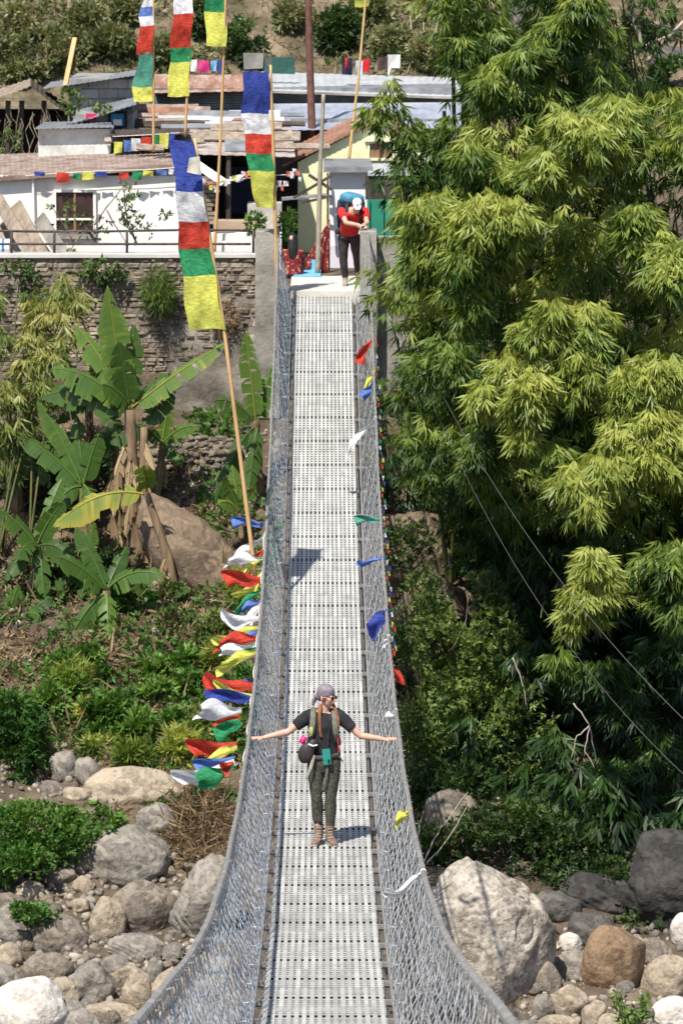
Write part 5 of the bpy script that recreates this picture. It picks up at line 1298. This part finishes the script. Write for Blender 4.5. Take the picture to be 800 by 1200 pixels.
# ---- banana plants
def banana_leaf(mb,base,tip,W,arch=.25,tears=.3,t=.5,side=(1,0,0),fold=.35,seed=0,droop=.0):
    rr_=random.Random(seed); base=V(base); tip=V(tip); n=30; W*=.84; tears=min(.95,tears+.28); mid=base.lerp(tip,.5)+V((0,0,(tip-base).length*arch))
    pts=[base*(1-u)**2+mid*2*u*(1-u)+tip*u*u for u in [i/n for i in range(n+1)]]
    pts2=[]
    mb.tube(pts,[.018*(1-.75*i/n)+.003 for i in range(n+1)],5,t=min(1,t+.25))
    for sgn in(-1,1):
        slide=0
        torn=False; hold=0; dr=fold
        for i in range(2,n):
            if hold<=0:
                torn=rr_.random()<tears; hold=rr_.randint(2,5); dr=fold+(rr_.uniform(.1,.75) if torn else rr_.uniform(-.05,.06))+droop
                if torn and rr_.random()<.25: hold-=1; continue
            hold-=1
            d=(pts[i+1]-pts[i]).normalized(); s=V(side)-d*V(side).dot(d); s=s.normalized() if s.length>.05 else d.orthogonal().normalized()
            nn=s.cross(d).normalized()
            if nn.z<0: nn=-nn
            def wid(u): return W/2*min(1,(u*7)**.6)*min(1,((1-u)*3.2)**.7)
            ends=[]
            for q,uu in((pts[i],i/n),(pts[i+1],(i+1)/n)):
                w_=wid(uu)*(1-(.10*rr_.random() if torn else 0)); e1=q+s*sgn*w_*.5+d*w_*.15-nn*w_*.5*fold*.5+V((0,0,-w_*dr*.25)); e2=q+s*sgn*w_+d*w_*.35-nn*w_*fold*.6+V((0,0,-w_*dr)); ends.append((e1,e2))
            k=.10 if (torn and hold==0) else 0
            a0,a1=ends[0]; b0,b1=ends[1]; b1=b1.lerp(a1,k+.08*torn)
            tt=min(1,max(0,t+rr_.uniform(-.06,.06)+(.12 if rr_.random()<.06 else 0)))
            te=min(1,tt+(.15 if torn else .03))
            mb.add([tuple(pts[i]),tuple(pts[i+1]),tuple(b0),tuple(a0),tuple(b1),tuple(a1)],[(0,1,2,3),(3,2,4,5)],[tt,tt,tt,tt,te,te])
def banana(label,stem,lvs,dead=6,r=.10,seed=0):
    """stem: list (px,py,Y); lvs: (x0,y0,x1,y1,W,dY,arch,tint,tears)"""
    pts=[P(*p) for p in stem]; b=pts[0]; root=empty('banana_plant',tuple(b),label,'banana plant','banana plants on the slope'); rr_=random.Random(seed)
    m=MB(); full=[]
    for i in range(len(pts)-1):
        for j in range(6): full.append(pts[i].lerp(pts[i+1],j/6))
    full.append(pts[-1]); n=len(full); m.tube(full,[r*(1.2-.55*i/n)+rr_.uniform(-.01,.01) for i in range(n)],9); m.build('stem',bark,root,True)
    top=pts[-1]
    for i,(x0,y0,x1,y1,W,dY,arch,t,te) in enumerate(lvs):
        m=MB(); a=P(x0,y0,top.y-.02); e=P(x1,y1,top.y+dY); ax=(e-a).normalized()
        sd_=V((1,0,0)) if abs(ax.z)>.75 else V((0,.55,.85)) if abs(ax.x)>.6 else V((1,0,.2))
        banana_leaf(m,a,e,W,arch,te,t,sd_,.25,seed*10+i); m.build('leaf',ban if t<.93 else deadL,root,True)
    for i in range(dead):
        u=rr_.uniform(.25,.95); q=full[int(u*(n-1))]; e=q+V((rr_.uniform(-.28,.28),rr_.uniform(-.25,-.05),-rr_.uniform(.4,.9))); m=MB()
        banana_leaf(m,q,e,.16,.15,.8,rr_.uniform(.2,.9),(1,0,0),.5,seed*50+i); m.build('dead_leaf',deadL,root,True)
banana('tallest banana plant with a big upright leaf in front of the stone wall',[(160,668,71),(156,570,71),(152,480,71)],
 [(148,478,126,335,.62,-.1,.02,.62,.5),(152,480,158,380,.42,.1,.02,.4,.3),(150,478,60,432,.5,-.1,.25,.55,.5),(150,480,48,466,.5,.2,.28,.35,.4),(154,478,264,402,.42,-.1,.05,.7,.7),(150,476,88,380,.42,.3,.12,.66,.8),(156,480,205,440,.45,.3,.2,.3,.3),(152,474,120,450,.5,-.4,.2,.5,.4),(152,474,140,400,.5,-.3,.05,.35,.4)],16,.13,1)
banana('brown banana stem with ragged hanging dead leaves just right of the tallest plant',[(172,672,71.1),(170,590,71.1),(168,500,71.1)],[(168,500,205,455,.4,.3,.1,.3,.5),(168,500,130,520,.4,-.2,.3,.25,.7)],16,.11,11)
banana('brown banana stem with hanging dead leaves left of the tallest plant',[(136,640,71.6),(138,560,71.6),(140,510,71.6)],[(140,510,100,530,.4,-.2,.3,.2,.7),(140,510,110,450,.4,.3,.1,.35,.5)],12,.10,12)
banana('leaning banana plant with a brown stem bent to the left over the rock slab',[(214,742,70),(196,650,70),(172,578,70)],
 [(172,580,62,618,.46,-.2,.30,.88,.4),(172,576,168,545,.4,-.5,.3,.7,.1),(196,660,208,745,.3,-.3,.1,.97,.5)],4,.085,2)
banana('low banana plant with star-shaped leaves above the green ground cover',[(130,800,69.4),(128,740,69.4),(125,692,69.4)],
 [(124,692,66,652,.40,-.4,.18,.45,.3),(126,690,192,676,.38,-.3,.35,.5,.2),(125,694,128,757,.36,-.5,.25,.60,.3),(124,694,70,776,.34,-.3,.25,.40,.7),(125,690,88,618,.36,.2,.15,.35,.3),(126,690,150,640,.3,.4,.1,.25,.2)],8,.09,3)
banana('banana plant with dark spreading leaves at the left edge',[(50,720,70.4),(46,660,70.4),(44,640,70.4)],
 [(44,640,-22,590,.42,-.2,.25,.4,.3),(44,638,76,588,.40,-.1,.2,.4,.3),(46,640,88,660,.40,-.4,.35,.25,.3),(44,640,6,680,.38,-.4,.3,.3,.4),(46,640,52,700,.36,-.5,.25,.35,.4),(44,638,20,655,.4,-.6,.35,.3,.3),(44,638,74,560,.34,.4,.1,.5,.5)],6,.10,4)
banana('banana plant with pale ribbed leaves between the tall one and the left edge',[(100,650,71.2),(98,600,71.2),(96,572,71.2)],
 [(96,570,20,512,.44,.1,.2,.4,.5),(96,568,44,470,.36,.2,.15,.5,.4),(98,568,90,486,.34,.3,.12,.4,.3),(98,568,118,505,.42,0,.12,.38,.2),(96,570,60,600,.4,-.3,.35,.4,.3),(98,568,112,600,.34,-.4,.3,.5,.3)],6,.09,5)
banana('banana plant beside the far left pillar with one tall upright leaf',[(304,585,72.2),(302,530,72.2),(300,492,72.2)],
 [(300,494,288,388,.42,-.1,.03,.62,.4),(300,496,250,470,.32,-.3,.35,.35,.6),(300,498,252,590,.38,-.3,.25,.22,.6),(302,494,318,430,.34,.2,.08,.5,.8),(302,500,292,575,.34,-.5,.2,.3,.4)],5,.08,6)
banana('young banana plant on the slope just left of the prayer flags',[(283,632,71),(282,612,71),(280,598,71)],
 [(280,600,256,590,.30,-.3,.4,.7,.1),(280,598,272,545,.26,.1,.08,.6,.3),(281,598,300,570,.24,-.1,.2,.5,.3),(280,600,262,560,.24,-.2,.2,.5,.3)],0,.05,7)
banana('banana stump with drooping pale leaf beside the low plant at the left',[(42,800,69.6),(38,760,69.6),(34,725,69.6)],
 [(34,726,-6,745,.3,-.3,.4,.3,.4),(34,726,62,700,.3,.1,.3,.25,.4)],7,.10,8)
banana('banana plant with broad leaves half hidden behind the yellowing bamboo',[(20,600,72),(22,540,72)],[(22,540,-20,490,.4,-.2,.2,.5,.4),(22,540,70,520,.42,-.2,.3,.55,.4),(22,540,40,470,.4,0,.1,.6,.3),(22,540,10,590,.36,-.4,.3,.4,.5),(22,540,60,570,.36,-.4,.3,.45,.5)],5,.09,21)
banana('banana plant low at the left edge above the dark bush',[(8,790,69.8),(6,735,69.8)],[(6,735,-30,700,.36,-.2,.2,.4,.4),(6,735,48,722,.36,-.3,.35,.45,.5),(6,735,22,685,.34,0,.1,.5,.3),(6,735,30,790,.34,-.4,.3,.35,.6),(6,735,-20,780,.34,-.4,.3,.35,.6)],5,.08,22)
banana('banana plant with short leaves between the rock slab and the tallest plant',[(188,560,72.4),(190,520,72.4)],[(190,520,232,500,.3,-.2,.3,.55,.4),(190,520,200,465,.3,0,.1,.6,.3),(190,520,160,500,.3,-.2,.3,.4,.4),(190,520,215,545,.3,-.3,.3,.45,.4)],4,.07,23)
# mixed weed clumps on the left slope
rw=random.Random(51)
for i in range(34):
    px=rw.uniform(60,292); py=rw.uniform(705,900); p=G(px,py); k=i%4; w_=rw.uniform(28,60); h_=w_*rw.uniform(.6,1.1)
    bush(px,py-h_*.3,w_,h_,p.y,[weedL,shrubL,weedL,bamL][k],int(w_*h_*.11),[.10,.09,.17,.20][k],[.055,.045,.07,.028][k],rw.uniform(.35,.9),['broad-leaved weed clump among the mixed plants of the left slope','small dark weed clump among the mixed plants of the left slope','large-leaved bright weed clump among the mixed plants of the left slope','grassy weed clump among the mixed plants of the left slope'][k],'weed_clump','weed','weed clumps of the left slope, kind '+'abcd'[k] if False else ['broad-leaved weed clumps','small dark weed clumps','large-leaved weed clumps','grassy weed clumps'][k],stems=2,lump=2.5)
banana('slender banana plant crowded behind the star-shaped one',[(96,770,70.2),(100,720,70.4),(102,672,70.4)],[(102,672,60,690,.32,-.2,.3,.3,.6),(102,672,110,612,.3,.1,.08,.45,.5),(102,672,140,700,.3,-.2,.3,.3,.6),(102,672,92,740,.3,-.3,.25,.4,.7)],10,.08,31)
banana('slender banana plant with ragged leaves at the foot of the rock slab',[(182,748,69.8),(180,705,69.8)],[(180,705,150,668,.28,0,.15,.4,.6),(180,705,222,690,.28,-.2,.3,.3,.7),(180,705,196,752,.28,-.3,.25,.35,.7)],7,.07,32)
banana('slender banana plant just behind the yellowing bamboo by the wall',[(108,600,73),(106,530,73),(104,470,73)],[(104,470,70,420,.3,.1,.1,.4,.6),(104,470,118,405,.3,.1,.05,.5,.5),(104,470,62,500,.3,-.2,.3,.3,.7)],10,.09,33)
# charred posts
m=MB(); m.tube([P(246,800,69),P(245,760,69),P(243,725,69)],[.05,.055,.05],8); m.build('wooden_stake',darkw,None,True,label='short charred stake standing left of the prayer flags',cat='stake')
# leafy sapling in front of the white house
twigs('thin branches of the sapling in front of the house window',[[(70,318,75.8),(88,285,76),(128,240,76.4)],[(88,285,76),(60,240,76)],[(110,262,76),(148,215,76.2)],[(125,246,76),(150,290,76)]],'sapling','sapling',r=.014)
for i,(px,py,w_,h_,n) in enumerate([(75,250,40,40,26),(112,265,40,36,30),(150,235,26,60,44),(160,268,50,34,34),(80,300,30,20,14),(195,252,16,10,8)]):
    bush(px,py,w_,h_,76.1,shrubL,n,.085,.04,.6,'sapling leaves '+['around the left part of the window','across the window\'s lower right','rising tallest beside the window','spreading right of the window','low above the stone wall','at the far right tip by the leaning flag'][i],'sapling_foliage','sapling',stems=3,lump=.1)
bush(85,118,26,34,84.2,shrubL,36,.11,.06,.65,'small tree top in front of the grey block house','small_tree','tree',stems=4,lump=.3)
bush(118,128,30,18,84.0,shrubL,22,.10,.05,.7,'leafy twig beside the blue window','small_tree','tree',stems=4,lump=.3)
bush(120,318,60,30,74.9,shrubL,150,.10,.045,.45,'creeper hanging over the top of the stone wall below the window','creeper','creeper',stems=2,droop=1,lump=2)
bush(20,325,60,40,74.9,shrubL,160,.10,.045,.4,'creeper hanging over the stone wall at the far left','creeper','creeper',stems=2,droop=1,lump=2)
bush(262,372,34,50,74.8,deadL,110,.16,.02,.4,'dry grass tuft hanging from the wall beside the left pillar','grass_tuft','grass',stems=0,droop=1.4,lump=.2)
bush(186,340,38,56,74.8,bamL,260,.24,.012,.5,'tuft of drooping grass growing out of the stone wall','grass_tuft','grass',stems=0,droop=1.4,lump=.2)
bush(298,262,24,30,78.2,weedL,60,.10,.05,.6,'green potted leaves behind the left pillar','potted_plant','plant',stems=2,lump=.2)
bush(338,262,18,34,79.2,weedL,50,.12,.04,.6,'green plant between the pillar and the yellow house','garden_plant','plant',stems=2,lump=.2)
# left dark green bush and weeds
bush(12,868,90,120,66,weedL,700,.16,.05,.12,'dark green bush with long leaves at the left frame edge',stems=4,lump=1.2)
bush(40,978,150,80,63.6,weedL,1700,.085,.045,.6,'wide bright green weedy bush above the left rubble',stems=4,lump=2.2)
bush(105,965,90,50,63.9,weedL,700,.085,.045,.7,'light green weeds at the right end of the weedy bush',stems=4,lump=2.4)
bush(15,1012,100,50,62.9,weedL,700,.085,.045,.45,'darker weeds in the lower left part of the weedy bush',stems=4,lump=2.4)
bush(42,1068,60,36,61.6,weedL,300,.08,.04,.5,'small green weed patch at the foot of the weedy bush',stems=2,lump=.8)
bush(0,835,60,60,66.4,weedL,240,.18,.035,.6,'light green spiky leaves at the left edge above the dark bush','bush','bush',stems=3,lump=1.4)
# ---- ground cover as stuff
def cover(name,label,regions,mat,L,W,nl,tint,up=.7,h=.18,cat='ground cover'):
    Vv=[];Tt=[]
    for (x0,x1,y0,y1,n,k) in regions:
        pos=[];tn=[]
        for _ in range(n):
            px=RNG.uniform(x0,x1);py=RNG.uniform(y0,y1); p=G(px,py)
            f=mnoise.noise(V((p.x*.9,p.y*.9,k)))
            if f<-.12: continue
            z=h*RNG.random()*(1+f); pos.append((p.x,p.y,p.z+z)); tn.append(tint+.35*f+RNG.normal()*.1)
        if not pos: continue
        pos=np.array(pos); ax=rand_unit(len(pos))*.8+np.array([0,-.2,up]); v,t=fans(pos,ax,nl,L,W,1.1,np.clip(np.array(tn),0,1),.6); Vv.append(v);Tt.append(t)
    return tri_mesh(name,np.concatenate(Vv),mat,None,np.concatenate(Tt),4,FAN,label=label,cat=cat,kind='stuff')
cover('ground_cover','low leafy green plants covering the left bank slope',[(-10,300,700,905,2000,1),(140,300,760,900,900,9),(170,285,490,520,320,3),(230,330,560,700,500,4),(-10,120,600,740,260,5),(0,160,820,880,500,6),(170,290,900,960,140,7)],weedL,.095,.05,5,.45)
cover('slope_weeds','scattered dark weeds on the shaded right bank slope',[(440,800,560,1000,1500,11),(440,560,480,600,400,12),(620,800,1060,1100,200,13)],shrubL,.10,.05,5,.25,cat='weeds')
cover('fallen_stalks','fallen brown banana stalks and leaf strips littering the left slope',[(-10,290,600,880,900,61)],deadL,.5,.05,1,.45,up=.15,h=.12,cat='dead stalks')
cover('leaf_litter','dry brown leaves and stalks littering the slope under the banana plants',[(-10,290,500,900,4200,21),(60,320,780,960,800,22),(440,560,560,1000,500,23),(150,280,600,760,120,24)],deadL,.20,.035,3,.5,up=.1,h=.07,cat='leaf litter')
def straw():
    Vv=[];pos=[]
    for _ in range(1500):
        a=RNG.random()*2*PI; r=RNG.random()**.5; px=232+42*r*math.cos(a); py=968+52*r*math.sin(a); p=G(px,py); pos.append((p.x,p.y,p.z+RNG.random()*.32*(1-r*.6)))
    pos=np.array(pos); K=len(pos); d=rand_unit(K)*np.array([1,1,.55])
    v=leaves(pos,d,rand_unit(K),.25+.35*RNG.random(K),np.full(K,.012),0,.5)
    tri_mesh('straw_heap',v,deadL,None,np.clip(.5+RNG.normal(size=K)*.25,0,1),4,FAN,label='heap of dry brown straw and stalks beside the left hand netting',cat='straw',kind='stuff')
straw()
# ---- hill scrub
def hillpoint(px,py):
    d=ray(px,py); y=90
    while y<170:
        p=d*(y/d.y)
        if p.z<=gz(p.x,p.y): return p
        y+=.15
    return d*(170/d.y)
def hillcover(name,label,n,mat,L,W,nl,tint,thr,k,up=.5,h=.4,cat='scrub'):
    pos=[];tn=[]
    for _ in range(n):
        p=hillpoint(RNG.uniform(-120,930),RNG.uniform(-160,105)); f=mnoise.noise(V((p.x*.35,p.y*.35,k)))+.4*mnoise.noise(V((p.x*1.1,p.y*1.1,k)))
        if f<thr: continue
        pos.append((p.x,p.y,p.z+h*RNG.random()*(.4+f))); tn.append(tint+.5*mnoise.noise(V((p.x*.5,p.y*.5,k+4)))+RNG.normal()*.12)
    pos=np.array(pos); v,t=fans(pos,rand_unit(len(pos))*.9+np.array([0,-.2,up]),nl,L,W,1.1,np.clip(np.array(tn),0,1),.6)
    tri_mesh(name,v,mat,None,t,4,FAN,label=label,cat=cat,kind='stuff')
hillcover('hill_scrub','mixed olive scrub and grass covering the hillside behind the village',15000,hillL,.15,.055,5,.55,.05,31)
hillcover('hill_litter','dry tan stalks and litter between the scrub on the hillside',3600,deadL,.32,.035,3,.55,-.6,37,up=.35,h=.15,cat='dry grass')
hb=[(60,60,90,55,.35,'wide dark green bush above the dark timber shed'),(20,28,60,50,.75,'light green bush at the top left corner'),(130,50,60,40,.3,'dark bush left of the tattered prayer flag'),(105,20,50,40,.6,'olive bush at the top edge left of centre'),(150,15,40,40,.45,'round bush at the top edge above the block house'),(395,35,60,55,.1,'dark green bush beside the rusty utility pole'),(290,50,50,60,.06,'dark tree behind the straight flag pole'),(340,20,40,40,.5,'green bush left of the utility pole top'),(460,50,50,50,.5,'olive bush above the washing line'),(500,60,50,50,.75,'yellow green bush left of the bamboo crown'),(235,20,40,60,.12,'dark bush between the two high prayer flags'),(190,60,40,40,.4,'bush behind the tattered prayer flag'),(430,10,60,30,.3,'bush at the top edge by the yellow flag end'),(760,20,60,60,.08,'dark bush behind the dead branch at top right'),(700,70,80,70,.05,'dark bush low behind the bamboo crowns at top right'),(790,90,60,50,.08,'dark bush at the right edge below the dead branch'),(740,110,70,40,.1,'dark bush between the two right hand bamboo crowns'),(640,40,60,60,.1,'dark bush hidden behind the top centre bamboo'),(30,85,60,30,.45,'low bush touching the dark timber shed roof'),(-5,60,40,60,.6,'bush cut by the left frame edge on the hill')]
for px,py,w_,h_,t,lab in hb:
    p=hillpoint(px,py+h_*.3); bush(px,py,w_,h_,p.y-.3,hillL if t>.12 else shrubL,int(w_*h_/6.5),.17,.06,min(1,t+.18),lab,'hill_bush','bush','bushes on the hillside',stems=3,lump=1.5)
rr=random.Random(91)
for i,(px,py,w_,h_) in enumerate([(210+310,8,40,18),(560,14,40,22),(500,4,24,12),(250,66,16,10),(440,0,20,12),(600,20,40,30),(785,70,60,30)]):
    p=hillpoint(px,py+h_*.4); rock(px,py,w_,h_,'dark' if px>470 else 'tan',['dark boulder at the top edge left of the bamboo','dark boulder partly behind the bamboo crown at the top','small dark rock at the top edge right of the yellow flag','pale rock on the hillside by the straight flag pole','tan rock at the top edge by the yellow flag','dark rock hidden among the bamboo tops','dark ledge behind the dead branch at top right'][i],500+i,.5,0,0,.06,Y=p.y)
twigs('dry pale branch lying on the hillside above the washing line',[[(392,50,99),(440,35,99.5),(470,28,100)]],mat=pale,r=.035)
twigs('dry pale branch slanting on the hillside left of the utility pole',[[(325,45,100),(345,20,101),(350,0,102)]],mat=pale,r=.035)
twigs('bare thin saplings rising behind the right end of the zinc roof',[[(486+i*7,95,97),(484+i*8+(i%3)*4,55,97.2),(480+i*9+(i%2)*7,18+(i%3)*8,97.6)] for i in range(6)],'bare_saplings','saplings',mat=pale,r=.022)
twigs('slanting bare trunks on the hillside at the left',[[(25,62,101),(34,45,101.4),(52,10,102)],[(24,35,102),(40,55,101)],[(128,50,101),(130,20,102),(132,-10,103)]],'bare_tree','tree',mat=oldw,r=.045)
# creeper twigs at left of timber shed
bush(10,170,40,60,85.4,shrubL,60,.1,.05,.5,'leafy creeper on the front of the dark timber shed','creeper','creeper',stems=3,lump=.3)
# overhead cables right of the bridge
def sag(a,b,s_,n=40): return [V(a).lerp(V(b),i/n)-V((0,0,s_*4*(i/n)*(1-i/n))) for i in range(n+1)]
m=MB(); m.tube(sag(P(443,300,74.4),P(1000,1010,34),1.15),.0045,5); m.build('stay_cable',M('steel cable',(.12,.12,.115),rough=.5,metal=.3),None,True,label='upper of two thin cables crossing in front of the dark bamboo',cat='cable',group='cables crossing before the bamboo')
m=MB(); m.tube(sag(P(443,305,74.4),P(1000,1055,34),1.6),.004,5); m.build('stay_cable',M('steel cable',(.12,.12,.115),rough=.5,metal=.3),None,True,label='lower of two thin cables crossing in front of the dark bamboo',cat='cable',group='cables crossing before the bamboo')

# ------------------------------------------------------------------ light
LV=V((.28,.60,-1.0)).normalized()
sd=bpy.data.lights.new('sun','SUN'); sd.energy=4.6; sd.angle=math.radians(.53); sd.color=(1,.95,.87)
so=bpy.data.objects.new('sun',sd); COL.objects.link(so); so.rotation_euler=LV.to_track_quat('-Z','Y').to_euler(); so.location=(-20,20,30)
w=bpy.data.worlds.new('World'); scene.world=w; w.use_nodes=True; nt=w.node_tree
sk=nt.nodes.new('ShaderNodeTexSky'); sk.sky_type='NISHITA'; sk.sun_disc=False; sk.sun_elevation=math.asin(-LV.z); sk.sun_rotation=math.atan2(-LV.x,-LV.y); sk.altitude=1000; sk.air_density=1; sk.dust_density=1.5
nt.links.new(sk.outputs[0],nt.nodes['Background'].inputs['Color']); nt.nodes['Background'].inputs['Strength'].default_value=.11
scene.view_settings.view_transform='Standard'; scene.view_settings.look='None'; scene.view_settings.gamma=1; scene.view_settings.exposure=.55
scene.cycles.max_bounces=6; scene.cycles.diffuse_bounces=3; scene.cycles.transmission_bounces=3; scene.cycles.transparent_max_bounces=4
